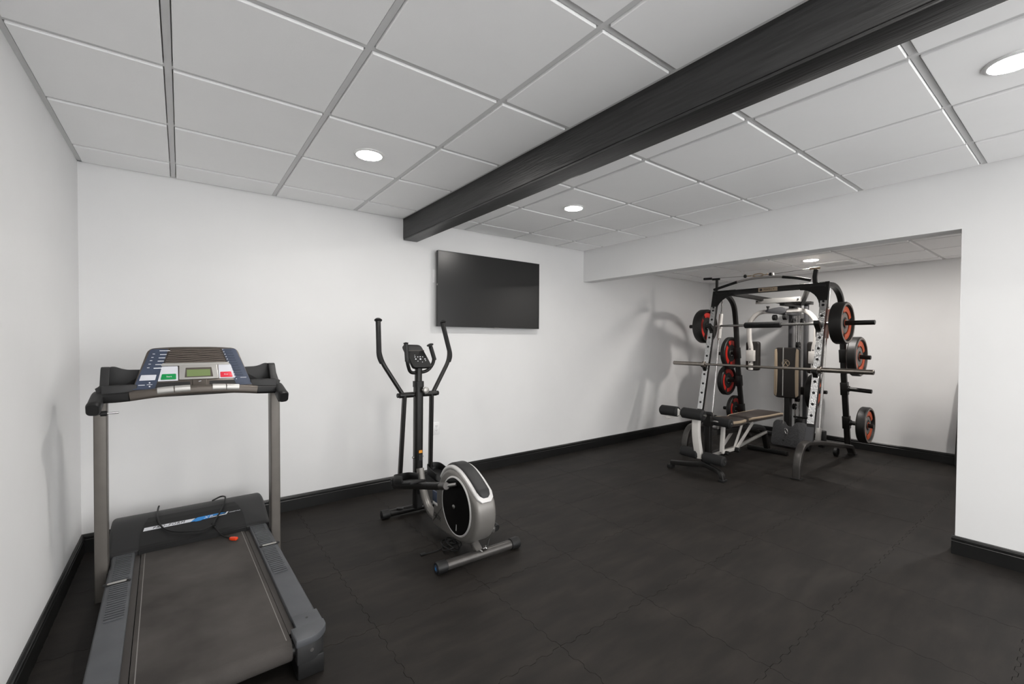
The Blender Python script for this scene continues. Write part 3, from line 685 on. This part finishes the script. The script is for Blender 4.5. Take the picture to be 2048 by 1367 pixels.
# ------------------------------------------------------------------ smith machine
SO = Vector((5.70, 2.385, 0))
SM = thing('smith_machine', 'black and chrome smith machine with cable tower and pec arms in the alcove', 'smith machine', SO)
def P_(b, name, m, par=None, ang=35): return b.obj(name, m, par or SM, ang, off=SO)
YRt, YLt = 1.775, 2.985
for s, Y in ((-1, YRt), (1, YLt)):
    # s = -1 right frame (towards the viewer's right), +1 left frame
    base = [(4.84, Y, .002), (4.848, Y, .13), (4.885, Y, .235), (4.96, Y, .305), (5.07, Y, .325), (5.40, Y, .285), (6.22, Y, .135), (6.36, Y, .105), (6.45, Y, .02), (6.455, Y, .002)]
    P_(B().sweep(spline(base[:5], 5)[:-1] + [Vector(p) for p in base[4:]], rrect(.072, .046, .010, 3), (0, 1, 0)), 'base_leg', 'gunmetal')
    P_(B().box(4.80, 4.89, Y-.045, Y+.045, 0, .008, .002, 1), 'foot_pad', 'black_plastic')
    P_(B().box(6.42, 6.50, Y-.04, Y+.04, 0, .012, .002, 1), 'foot_pad', 'black_plastic')
    b0, t0 = Vector((5.145, Y, .32)), Vector((5.535, Y, 1.985)); dv = (t0-b0).normalized()
    P_(B().sweep([b0, t0], rrect(.066, .046, .006, 3), (0, 1, 0)), 'front_upright', 'black_metal')
    nf = Vector((0, 1, 0)).cross(dv); nf = nf if nf.x < 0 else -nf
    def up(t, o=0): return b0 + (t0-b0)*t + nf*(.023+o)
    Rm = Matrix((Vector((0, 1, 0)).cross(dv), Vector((0, 1, 0)), dv)).transposed()
    a_, c_ = up(.11), up(.88)
    st = P_(B().obox((a_+c_)/2 + nf*.002, (.004, .064, (c_-a_).length), Rm, .001, 1), 'tread_strip', 'tread_chrome')
    P_(B().obox(up(.045, .003), (.008, .074, .16), Rm, .003, 1), 'upright_shoe', 'grey_metal')
    for k in range(11):
        c = up(.16+k*.069, .0035)
        P_(B().cyl(c, c+nf*.0028, .0135, 14), 'pin_hole', 'slot', st)
    # gusset at the top corner with a curved inner edge
    gy = lambda q: Y - s*q
    gp = [(-.036, 1.72), (.036, 1.72)] + [(.036 + .20*(1-math.cos(a)), 1.72 + .20*math.sin(a)) for a in [math.pi/2*k/8 for k in range(1, 9)]] + [(.25, 1.995), (-.036, 1.995)]
    P_(B().prism(gp, lambda q, z: Vector((5.535+(z-1.985)*.234-.027, gy(q), z)), (.010, 0, 0)), 'corner_gusset', 'black_metal')
    for q, z in ((.0, 1.95), (.14, 1.96), (.0, 1.78)):
        c = Vector((5.508+(z-1.985)*.234, gy(q), z))
        P_(B().cyl(c, c+Vector((-.007, 0, 0)), .011, 12), 'bolt', 'black_plastic')
    # rear post, arched at the top
    rear = fil([(5.53, Y, 1.965), (5.78, Y, 1.975), (5.985, Y, 1.86), (6.045, Y, 1.60), (6.12, Y, .97), (6.30, Y, .125)], .14, 6)
    P_(B().sweep(rear, rrect(.056, .050, .008, 3), (0, 1, 0)), 'rear_post', 'black_metal')
    for z0 in (1.19, .81, .41):
        x0 = 6.12 + (.97-z0)*.213 if z0 < .97 else 6.12 - (z0-.97)*.12
        P_(B().obox((x0, Y, z0), (.066, .070, .15), rot('Y', -.17), .004), 'peg_sleeve', 'black_metal')
    # guide rail and slider
    ra, rb = Vector((5.425, Y+s*-.012, .33)), Vector((5.665, Y+s*-.012, 1.93))
    P_(B().cyl(ra, rb, .0125, 16), 'guide_rail', 'chrome')
    P_(B().cyl(ra+(rb-ra)*.66, ra+(rb-ra)*.86, .024, 18, .004), 'rail_slider', 'white_metal')
    P_(B().obox(ra+Vector((-.005, 0, .04)), (.05, .04, .13), rot('Y', .15), .003), 'rail_block', 'silver_plastic')
    P_(B().box(5.46, 5.53, Y-.03, Y+.03, .22, .40, .01), 'rubber_bumper', 'black_plastic')
    # weight pegs pointing outward
    for z0 in (1.19, .81, .41):
        x0 = 6.12 + (.97-z0)*.213 if z0 < .97 else 6.12 - (z0-.97)*.12
        pg = P_(B().cyl((x0, Y+s*.03, z0), (x0, Y+s*.255, z0-.012), .024, 18, .004), 'weight_peg', 'black_metal')
        P_(B().cyl((x0, Y+s*.03, z0), (x0, Y+s*.05, z0), .034, 18, .003), 'peg_collar', 'black_metal', pg)
    # barbell catch and bar hook on the upright
    c = up(.435, .0)
    hk = P_(B().prism(rpoly([(-.075, .005), (-.075, -.03), (-.035, -.045), (.0, -.12), (.02, -.12), (.02, .0), (-.015, -.02), (-.05, -.012), (-.055, .005)], .006), lambda a, z: Vector((c.x+a-.005, Y-.022, c.z+.012+z)), (0, .044, 0), .003), 'bar_catch', 'black_metal')
    c2 = up(.71, 0)
    P_(B().prism(rpoly([(-.07, .07), (-.07, .03), (-.01, -.03), (.0, -.11), (.02, -.11), (.02, .02), (-.02, .04)], .008), lambda a, z: Vector((c2.x+a-.01, Y-.026+s*.02*-1, c2.z+z)), (0, .050, 0), .003), 'spotter_hook', 'black_metal')
    # bar holder standing on the crossbeam
    hy = 1.878 if s < 0 else 2.985
    bh = P_(B().sweep(fil([(5.53, hy, 1.98), (5.53, hy-.005*s, 2.06), (5.515, hy-.012, 2.135)], .02), rrect(.040 if s < 0 else .026, .03, .004), (0, 1, 0)), 'bar_holder', 'black_metal')
    P_(B().cyl((5.515, hy-.05, 2.145), (5.515, hy+.05, 2.15), .013, 14, .003), 'holder_roller', 'tan' if s < 0 else 'black_plastic', bh)
# crossbeams
cb = P_(B().box(5.500, 5.556, YRt, YLt, 1.930, 1.990, .005), 'top_crossbeam', 'black_metal')
pl = P_(B().box(5.4965, 5.501, 2.245, 2.455, 1.937, 1.983, .001, 1), 'name_plate', 'tan', cb)
P_(B().lathe([(.015, 0), (.015, .001), (0, .001)], (5.4965, 2.425, 1.960), (-1, 0, 0), 20), 'plate_emblem', 'vinyl_brown', pl)
q = text('lettering', 'MARCY', .034, basis(Vector((5.4958, 2.335, 1.960))-SO, (0, -1, 0), (0, 0, 1)), 'vinyl_brown', SM, .0004, 0, 1.1); q.parent = pl
P_(B().box(6.30, 6.35, YRt, YLt, .095, .145, .004), 'rear_crossbeam', 'black_metal')
for y in (1.86, 2.15):
    P_(B().cyl((6.20, y-.02, .05), (6.20, y+.02, .05), .05, 20, .006), 'transport_wheel', 'black_plastic')
# V struts to the tower and the silver pulley housing
P_(B().sweep([(5.55, 2.78, 1.945), (6.47, 2.44, 1.845)], rrect(.05, .045, .005), (0, 0, 1)), 'top_strut', 'black_metal')
P_(B().sweep([(5.55, 1.95, 1.945), (6.47, 2.34, 1.845)], rrect(.05, .045, .005), (0, 0, 1)), 'top_strut', 'gunmetal')
P_(B().box(5.97, 6.02, 2.185, 2.70, 1.835, 1.895, .004), 'pulley_housing', 'silver_plastic')
for y in (2.205, 2.68): P_(B().cyl((5.962, y, 1.865), (5.972, y, 1.865), .010, 12), 'bolt', 'slot')
P_(B().box(5.99, 6.52, 2.36, 2.42, 1.80, 1.84, .004), 'tower_arm', 'black_metal')
# cable tower
for y in (2.48, 2.30):
    P_(B().box(6.475, 6.525, y-.022, y+.022, .06, 1.86, .004), 'tower_post', 'grey_metal')
for y in (2.412, 2.365):
    P_(B().cyl((6.50, y, .10), (6.50, y, 1.84), .010, 14), 'tower_rod', 'chrome')
P_(B().box(6.44, 6.56, 2.24, 2.54, 1.83, 1.87, .004).box(6.36, 6.58, 2.26, 2.52, .03, .09, .004), 'tower_plate', 'black_metal')
def pulley(c, r=.048, ax=(0, 1, 0)):
    a = Vector(ax)*.014
    o = P_(B().lathe([(.012, 0), (r*.55, .002), (r, 0), (r, .004), (r*.86, .010), (r*.86, .018), (r, .024), (r, .028), (r*.55, .026), (.012, .028)], Vector(c)-a, ax, 28), 'pulley', 'black_plastic')
    P_(B().cyl(Vector(c)-a*1.6, Vector(c)+a*1.6, .011, 12), 'pulley_bolt', 'steel', o)
pulley((6.44, 2.37, 1.30)); pulley((6.28, 2.37, 1.60), .05); pulley((6.30, 2.27, 1.60), .046); pulley((6.42, 2.36, .62), .055); pulley((6.44, 2.40, .50), .04); pulley((6.35, 2.39, 1.80), .05)
P_(B().cyl((6.46, 2.385, 1.79), (6.46, 2.385, .60), .004, 8), 'tower_cable', 'black_plastic')
P_(B().box(6.45, 6.55, 2.27, 2.51, .66, .76, .006), 'weight_carriage', 'black_metal')
P_(B().cyl((6.50, 2.27, .71), (6.50, 2.055, .715), .023, 18, .004), 'carriage_peg', 'black_metal')
P_(B().cyl((6.42, 2.20, .37), (6.42, 2.40, .37), .012, 12).box(6.36, 6.46, 2.28, 2.36, .26, .36, .01), 'low_pulley_bracket', 'black_metal')
# pec deck arms, white tube
pc_ = 2.425
for s in (-1, 1):
    path = fil([(6.06, pc_+s*.03, 1.735), (6.06, pc_+s*.28, 1.735), (6.06, pc_+s*.395, 1.60), (6.06, pc_+s*.385, 1.36), (6.06, pc_+s*.365, 1.28), (6.06, pc_+s*.365, .975)], .13, 7)
    am = P_(B().sweep(path, rrect(.050, .050, .012, 3), (1, 0, 0)), 'pec_arm', 'white_metal')
    P_(B().prism(rpoly([(-.085, .965), (.085, .965), (.085, 1.35), (-.085, 1.35)], .035, 5), lambda a, z: Vector((6.085, pc_+s*.362+a, z)), (.075, 0, 0), .02, 3), 'arm_pad', 'vinyl')
    P_(B().box(6.028, 6.09, pc_+s*.365-.048, pc_+s*.365+.048, 1.09, 1.235, .004), 'pad_clamp', 'white_metal', am)
    for z in (1.25, 1.075):
        P_(B().cyl((6.032, pc_+s*.365, z), (6.040, pc_+s*.365, z), .008, 10), 'bolt', 'slot', am)
    P_(B().cyl((6.03, pc_+s*.06-.02, 1.655), (6.03, pc_+s*.06+.025, 1.655), .036, 20, .004), 'arm_roller', 'black_plastic')
P_(B().prism(rpoly([(.155, 1.725), (.155, 1.75), (.06, 1.775), (-.03, 1.785), (-.09, 1.755), (-.08, 1.71), (-.02, 1.69), (.05, 1.70)], .02), lambda a, z: Vector((5.985, 2.43+a, z)), (.03, 0, 0), .005), 'lock_cam', 'grey_metal')
P_(B().cyl((5.99, 2.555, 1.74), (5.99, 2.555, 1.79), .012, 12, .002).cyl((5.99, 2.555, 1.785), (5.99, 2.555, 1.80), .020, 14, .003), 'lock_pin', 'black_plastic')
P_(B().box(6.02, 6.46, 2.36, 2.44, 1.69, 1.73, .004), 'arm_carrier', 'grey_metal')
# back pad with tan flanks and round emblem
bp_ = [(-.150, .66), (-.115, .63), (.115, .63), (.150, .66), (.148, 1.25), (.12, 1.275), (-.12, 1.275), (-.148, 1.25)]
pad = P_(B().prism(rpoly(bp_, .03, 4), lambda a, z: Vector((6.165, 2.400+a, z)), (.075, 0, 0), .022, 4), 'back_pad', 'vinyl')
for s in (-1, 1):
    P_(B().prism(rpoly([(s*.142, .675), (s*.113, .645), (s*.105, .70), (s*.100, .95), (s*.105, 1.20), (s*.113, 1.262), (s*.140, 1.245)], .01), lambda a, z: Vector((6.162, 2.400+a, z)), (.03, 0, 0), .004), 'tan_stripe', 'tan', pad)
P_(B().cyl((6.160, 2.435, .66), (6.160, 2.435, 1.275), .006, 10), 'pad_piping', 'silver_plastic', pad)
P_(B().tube([(6.162, 2.405+.042*math.cos(a), 1.075+.042*math.sin(a)) for a in [2*math.pi*k/28 for k in range(28)]], .0035, 6, True), 'pad_emblem', 'tan', pad)
P_(B().tube([(6.162, 2.430, 1.045), (6.162, 2.404, 1.088)], .0045, 6).tube([(6.162, 2.382, 1.045), (6.162, 2.408, 1.095)], .0045, 6).tube([(6.162, 2.425, 1.092), (6.162, 2.385, 1.100)], .0035, 6), 'pad_emblem_figure', 'tan', pad)
P_(B().sweep([(6.21, 2.40, .70), (6.22, 2.40, .30), (6.21, 2.40, .20)], rrect(.075, .05, .006), (0, 1, 0)), 'pad_post', 'black_metal')
P_(B().cyl((6.188, 2.432, .70), (6.188, 2.432, .30), .006, 8), 'post_cable', 'silver_plastic')
# diamond plate foot rest with chrome snap hook
fp = rpoly([(-.195, .03), (.175, .03), (.195, .06), (.195, .30), (.165, .335), (.06, .335), (.03, .27), (-.03, .27), (-.065, .335), (-.165, .335), (-.195, .30)], .03, 4)
P_(B().prism(fp, lambda a, z: Vector((6.10+(z)*.28, 2.355+a, z)), (.012, 0, .004), .002), 'foot_rest', 'tread_grey')
P_(B().tube([(6.135, 2.375+.016*math.cos(a)+.008*math.sin(a), .215+.036*math.sin(a)) for a in [2*math.pi*k/16 for k in range(16)]], .0055, 8, True), 'snap_hook', 'chrome')
P_(B().cyl((6.12, 2.40, .10), (6.11, 2.40, .10), .010, 10), 'bolt', 'slot')
# smith bar running on the rails
sb = P_(B().cyl((5.565, 1.545, 1.548), (5.565, 3.24, 1.548), .0145, 16), 'smith_bar', 'steel')
P_(B().cyl((5.565, 2.225, 1.548), (5.565, 2.640, 1.548), .036, 22, .008), 'neck_pad', 'foam', sb)
for y0, y1 in ((1.36, 1.70), (3.06, 3.37)):
    P_(B().cyl((5.565, y0, 1.548), (5.565, y1, 1.548), .0245, 20, .003), 'bar_sleeve', 'black_metal', sb)
P_(B().cyl((5.565, 1.70, 1.548), (5.565, 1.735, 1.548), .036, 20, .003), 'sleeve_collar', 'steel', sb)
P_(B().cyl((5.565, 3.03, 1.548), (5.565, 3.06, 1.548), .036, 20, .003), 'sleeve_collar', 'steel', sb)
for y in (1.80, 2.96):
    P_(B().obox((5.585, y, 1.548), (.07, .03, .06), None, .004), 'bar_bracket', 'white_metal', sb)
# overhead cable with stops and shackle
cz_ = [(5.53, 3.13, 2.168), (5.53, 2.63, 2.147), (5.53, 2.45, 2.139), (5.53, 2.32, 2.137), (5.53, 1.92, 2.152)]
P_(B().tube(cz_, .0035, 8), 'overhead_cable', 'steel')
for y, z in ((2.625, 2.147), (2.335, 2.137)):
    P_(B().ball((5.53, y, z), .022, (1, .9, 1)), 'cable_stop', 'black_plastic')
P_(B().cyl((5.53, 2.300, 2.137), (5.53, 2.318, 2.137), .016, 14, .003), 'cable_ferrule', 'white_metal')
P_(B().cyl((5.53, 3.05, 2.163), (5.53, 3.16, 2.170), .016, 12, .003), 'cable_end', 'black_plastic')
P_(B().tube([(5.53, 2.475+.06*math.cos(a), 2.142+.018*math.sin(a)) for a in [2*math.pi*k/18 for k in range(18)]], .0065, 8, True), 'shackle', 'tan')
P_(B().cyl((5.53, 2.36, 2.138), (5.53, 2.42, 2.140), .006, 10).ball((5.53, 2.37, 2.150), .007).cyl((5.53, 2.55, 2.144), (5.53, 2.60, 2.146), .008, 10), 'swivel', 'tan')

# lat bar resting across the bar holders
LB = thing('lat_pulldown_bar', 'curved chrome lat bar with black grips lying across the top of the machine', 'lat bar', (5.465, 2.40, 2.05))
def lb(x, y, z): return (x-5.465, y-2.40, z-2.05)
mid = spline([lb(5.465, 2.70, 2.076), lb(5.465, 2.55, 2.098), lb(5.465, 2.40, 2.104), lb(5.465, 2.26, 2.095), lb(5.465, 2.16, 2.080)], 6)
B().tube(mid, .0135, 14).obj('bar', 'steel', LB)
B().tube(spline([lb(5.465, 2.985, 2.008), lb(5.465, 2.85, 2.040), lb(5.465, 2.69, 2.078)], 6), .0165, 14).obj('grip', 'foam', LB)
B().tube(spline([lb(5.465, 2.18, 2.084), lb(5.465, 2.03, 2.055), lb(5.465, 1.90, 2.018)], 6), .0165, 14).obj('grip', 'foam', LB)

# ------------------------------------------------------------------ plates and barbell
def plate(loc, ax, r, th, hue, label):
    """olympic grip plate: axis along world Y, face on the -Y side"""
    t = thing('weight_plate', label, 'weight plate', loc, 0, 'rubber weight plates on the smith machine')
    h = th/2
    B().lathe([(.027, -h*.6), (.045, -h*.62), (.05, -h*.45), (r*.80, -h*.45), (r*.84, -h*.8), (r*.87, -h), (r*.96, -h), (r, -h*.75), (r, h*.75), (r*.96, h), (r*.87, h), (r*.84, h*.8), (r*.80, h*.45), (.05, h*.45), (.045, h*.62), (.027, h*.6)], (0, 0, 0), (0, 1, 0), 56, True).obj('rim', 'plate_rubber', t)
    for sd in (-1, 1):
        B().lathe([(r*.86, 0), (r*.955, 0), (r*.95, .0016), (r*.865, .0016)], (0, sd*h, 0), (0, sd, 0), 56, True).obj('face_ring', 'plate_grey' if hue != 'plate_red' else 'plate_rubber', t)
        for k in range(3):
            a0 = k*2*math.pi/3 + .35; n = 10; P = []
            for i in range(n+1):
                a = a0 + 1.72*i/n; P.append((r*.79*math.cos(a), r*.79*math.sin(a)))
            for i in range(n, -1, -1):
                a = a0 + 1.72*i/n; P.append((r*.53*math.cos(a), r*.53*math.sin(a)))
            B().prism(rpoly(P, .008, 2), lambda u, v: Vector((u, sd*h*.42, v)), (0, sd*h*.22, 0), .002).obj('grip_mark', hue, t)
        B().lathe([(.06, 0), (r*.48, 0), (r*.47, .004), (.062, .004)], (0, sd*h*.44, 0), (0, sd, 0), 40, True).obj('hub_face', 'plate_grey' if hue != 'plate_red' else 'plate_rubber', t)
    B().lathe([(.0262, -h*.62), (.036, -h*.66), (.036, h*.66), (.0262, h*.62)], (0, 0, 0), (0, 1, 0), 32, True).obj('hub_ring', hue if hue != 'plate_red' else 'steel', t)
    return t
plate((5.565, 1.640, 1.548), 0, .222, .110, 'plate_orange', 'large plate with orange face on the right end of the smith bar')
plate((5.565, 3.155, 1.548), 0, .222, .110, 'plate_red', 'large black plate with red marks on the left end of the smith bar')
plate((6.094, 1.645, 1.186), 0, .222, .085, 'plate_orange', 'grey and orange plate on the upper right storage peg, below the smith bar plate')
plate((6.239, 1.595, .405), 0, .205, .085, 'plate_orange', 'orange faced plate on the lowest right storage peg, just above the floor')
plate((6.094, 3.080, 1.188), 0, .222, .060, 'plate_red', 'black and red plate on the topmost left storage peg')
plate((6.154, 3.155, .803), 0, .205, .075, 'plate_red', 'black and red plate on the middle left storage peg')
plate((6.239, 3.085, .407), 0, .185, .055, 'plate_red', 'small black plate on the lowest left storage peg, behind the bench')
plate((6.500, 2.200, .712), 0, .222, .075, 'plate_orange', 'orange faced plate hung on the cable tower behind the right upright')
BB = thing('barbell', 'long bare steel barbell racked across the front hooks of the smith machine', 'barbell', (5.232, 2.335, 1.064))
B().cyl((0, -.66, 0), (0, .68, 0), .0142, 18).obj('shaft', 'bar_steel', BB)
for s in (-1, 1):
    y0, y1 = (.66, 1.06) if s > 0 else (.63, 1.055)
    sl = B().cyl((0, s*y0, 0), (0, s*y1, 0), .0245, 22, .002).obj('sleeve', 'bar_steel', BB)
    B().cyl((0, s*(y0-.035), 0), (0, s*y0, 0), .036, 22, .004).obj('collar', 'bar_steel', sl)
    B().cyl((0, s*y1, 0), (0, s*(y1+.003), 0), .012, 14).obj('end_bolt', 'black_metal', sl)

# ------------------------------------------------------------------ weight bench
BO = Vector((5.0, 2.43, 0))
BN = thing('weight_bench', 'padded weight bench with leg developer and foam rollers before the smith machine', 'bench', BO)
def Q_(b, name, m, par=None, ang=35): return b.obj(name, m, par or BN, ang, off=BO)
yb = 2.43
Q_(B().sweep(fil([(4.165, 2.165, .002), (4.17, 2.175, .060), (4.20, 2.235, .085), (4.26, 2.40, .100), (4.245, 2.52, .075), (4.19, 2.74, .055)], .04, 4), rrect(.050, .045, .006), (1, 0, 0)), 'front_foot', 'black_metal')
Q_(B().box(4.155, 4.225, 2.715, 2.765, 0, .035, .004), 'foot_cap', 'black_plastic')
Q_(B().box(4.125, 4.205, 2.135, 2.190, 0, .022, .004), 'foot_cap', 'black_plastic')
post = Q_(B().sweep([(4.345, yb-.02, .09), (4.34, yb-.02, .52)], rrect(.060, .055, .006), (0, 1, 0)), 'front_post', 'black_metal')
Q_(B().box(4.30, 4.37, 2.37, 2.45, .48, .60, .008), 'pivot_block', 'black_metal')
Q_(B().cyl((4.315, 2.36, .61), (4.315, 2.46, .61), .02, 16, .003), 'pivot_bolt', 'black_plastic')
# leg developer arm
Q_(B().sweep(fil([(4.19, 2.455, .58), (4.185, 2.455, .40), (4.235, 2.445, .16)], .1), rrect(.072, .05, .006), (0, 1, 0)), 'leg_lever', 'white_metal')
Q_(B().prism(rpoly([(2.60, .585), (2.60, .63), (2.64, .66), (2.70, .60), (2.78, .545), (2.74, .525), (2.66, .56)], .008), lambda a, z: Vector((4.12, a, z)), (.02, 0, 0), .003), 'lever_bracket', 'white_metal')
def roller(a, b_, r, n='foam_roller'):
    return Q_(B().cyl(a, b_, r, 26, .014), n, 'foam')
roller((4.14, 2.625, .615), (4.14, 2.835, .612), .053)
roller((4.16, 2.355, .610), (4.16, 2.595, .612), .055)
roller((4.43, 2.215, .520), (4.43, 2.425, .525), .047)
roller((4.235, 2.45, .195), (4.235, 2.645, .20), .052)
roller((4.235, 2.18, .175), (4.235, 2.40, .180), .052)
Q_(B().cyl((4.15, 2.33, .612), (4.15, 2.84, .613), .012, 12), 'roller_axle', 'steel')
Q_(B().cyl((4.235, 2.175, .178), (4.235, 2.65, .199), .012, 12), 'roller_axle', 'steel')
Q_(B().cyl((4.43, 2.21, .520), (4.36, 2.45, .53), .012, 12), 'roller_axle', 'steel')
# frame
Q_(B().sweep(fil([(4.34, yb, .40), (5.45, yb, .345), (5.62, yb, .30), (5.74, yb, .03)], .14, 6), rrect(.055, .06, .008), (0, 1, 0)), 'main_beam', 'black_metal')
Q_(B().sweep([(4.34, yb-.03, .165), (5.0, yb-.03, .19), (5.62, yb-.03, .265)], rrect(.03, .03, .005), (0, 1, 0)), 'lower_strut', 'silver_plastic')
Q_(B().sweep([(4.34, yb+.02, .13), (4.75, yb+.02, .15)], rrect(.07, .07, .008), (0, 1, 0)), 'lower_sleeve', 'black_metal')
Q_(B().box(5.70, 5.76, 2.20, 2.655, .003, .052, .004), 'rear_foot', 'black_metal')
Q_(B().sweep([(5.19, yb-.075, .435), (4.82, yb-.075, .190)], rrect(.010, .045, .003), (0, 1, 0)), 'support_link', 'white_metal')
Q_(B().sweep([(5.19, yb+.075, .435), (4.82, yb+.075, .190)], rrect(.010, .045, .003), (0, 1, 0)), 'support_link', 'white_metal')
Q_(B().sweep([(4.97, yb-.06, .44), (4.80, yb-.06, .190)], rrect(.010, .040, .003), (0, 1, 0)), 'support_link', 'white_metal')
Q_(B().sweep([(4.56, yb-.06, .45), (4.54, yb-.06, .19)], rrect(.035, .040, .004), (0, 1, 0)), 'seat_bracket', 'white_metal')
Q_(B().box(4.52, 4.86, yb-.085, yb-.065, .175, .210, .003), 'adjust_plate', 'white_metal')
Q_(B().cyl((4.78, 2.36, .185), (4.78, 2.30, .185), .026, 16, .005), 'adjust_knob', 'black_plastic')
Q_(B().cyl((4.57, 2.36, .18), (4.57, 2.31, .18), .022, 16, .004), 'adjust_knob', 'black_plastic')
# pads
def padmesh(xa, xb, za, zb, wid, th):
    """wid(t): half width along the pad"""
    n = 16; t_ = bmesh.new(); top = []; N = 8
    rows = []
    for i in range(n+1):
        t = i/n; x = xa+(xb-xa)*t; z = za+(zb-za)*t; w_ = wid(t)
        e = min(t, 1-t)*(xb-xa); k = min(1, e/.05); dz = -.022*(1-math.sqrt(max(0, 1-(1-k)**2)))
        ring = []
        for a, zz in ((-1, -.035), (-1.0, -.012), (-.97, .0), (-.88, .010), (-.45, .013), (0, .013), (.45, .013), (.88, .010), (.97, 0), (1, -.012), (1, -.035)):
            ring.append(t_.verts.new((x, yb+a*w_, z+zz*(th/.045) + (dz if zz > -.03 else 0))))
        rows.append(ring)
    for A, C in zip(rows, rows[1:]):
        for j in range(len(A)-1): t_.faces.new((A[j], A[j+1], C[j+1], C[j]))
        t_.faces.new((A[-1], A[0], C[0], C[-1]))
    t_.faces.new(rows[0]); t_.faces.new(list(reversed(rows[-1])))
    bmesh.ops.recalc_face_normals(t_, faces=t_.faces[:])
    b = B(); b._merge(t_); return b
seat = Q_(padmesh(4.53, 4.95, .505, .495, lambda t: .150 - .035*(2*t-.9)**2, .055), 'seat_pad', 'vinyl_brown', None, 50)
back = Q_(padmesh(4.97, 5.81, .500, .492, lambda t: .118+.030*math.sin(min(1, t*1.25)*math.pi*.62), .050), 'backrest_pad', 'vinyl_brown', None, 50)
for s in (-1, 1):
    w1 = lambda t: .150 - .035*(2*t-.9)**2
    Q_(B().sweep([(4.56+.36*k/10, yb+s*(w1((.03+.36*k/10)/.42)+.001), .505-.01*k/10-.004-(.006 if k in (0, 10) else 0)) for k in range(11)], rrect(.020, .030, .008), (0, 1, 0)), 'seat_trim', 'tan', seat)
    w2 = lambda t: .118+.030*math.sin(min(1, t*1.25)*math.pi*.62)
    Q_(B().sweep([(5.0+.78*k/12, yb+s*(w2((.03+.78*k/12)/.84)+.001), .500-.008*k/12-.003-(.006 if k in (0, 12) else 0)) for k in range(13)], rrect(.018, .024, .008), (0, 1, 0)), 'backrest_trim', 'tan', back)
Q_(B().box(4.50, 4.95, yb-.03, yb+.03, .425, .465, .004), 'seat_rail', 'steel')
Q_(B().sweep([(4.96, yb-.06, .450), (5.72, yb-.06, .442)], rrect(.03, .03, .004), (0, 1, 0)), 'backrest_rail', 'steel')
Q_(B().sweep([(4.96, yb+.06, .450), (5.72, yb+.06, .442)], rrect(.03, .03, .004), (0, 1, 0)), 'backrest_rail', 'steel')

# ------------------------------------------------------------------ dark board leaning behind the wall end
lp = thing('leaning_board', 'dark board leaning on the alcove wall, mostly hidden by the wall end', 'board', (6.70, .55, 0))
B().prism(rpoly([(-.37, 0), (.375, 0), (.365, 1.04), (-.37, 1.04)], [.01, .01, .14, .14], 6), lambda a, z: Vector((-.02+z*.125, a, z+.004)), (.022, 0, 0), .003).obj('board', 'mat_dark', lp)
B().tube([(-.03, .372, .03), (.09, .362, .88)], .007, 8).obj('edge_trim', 'black_plastic', lp)
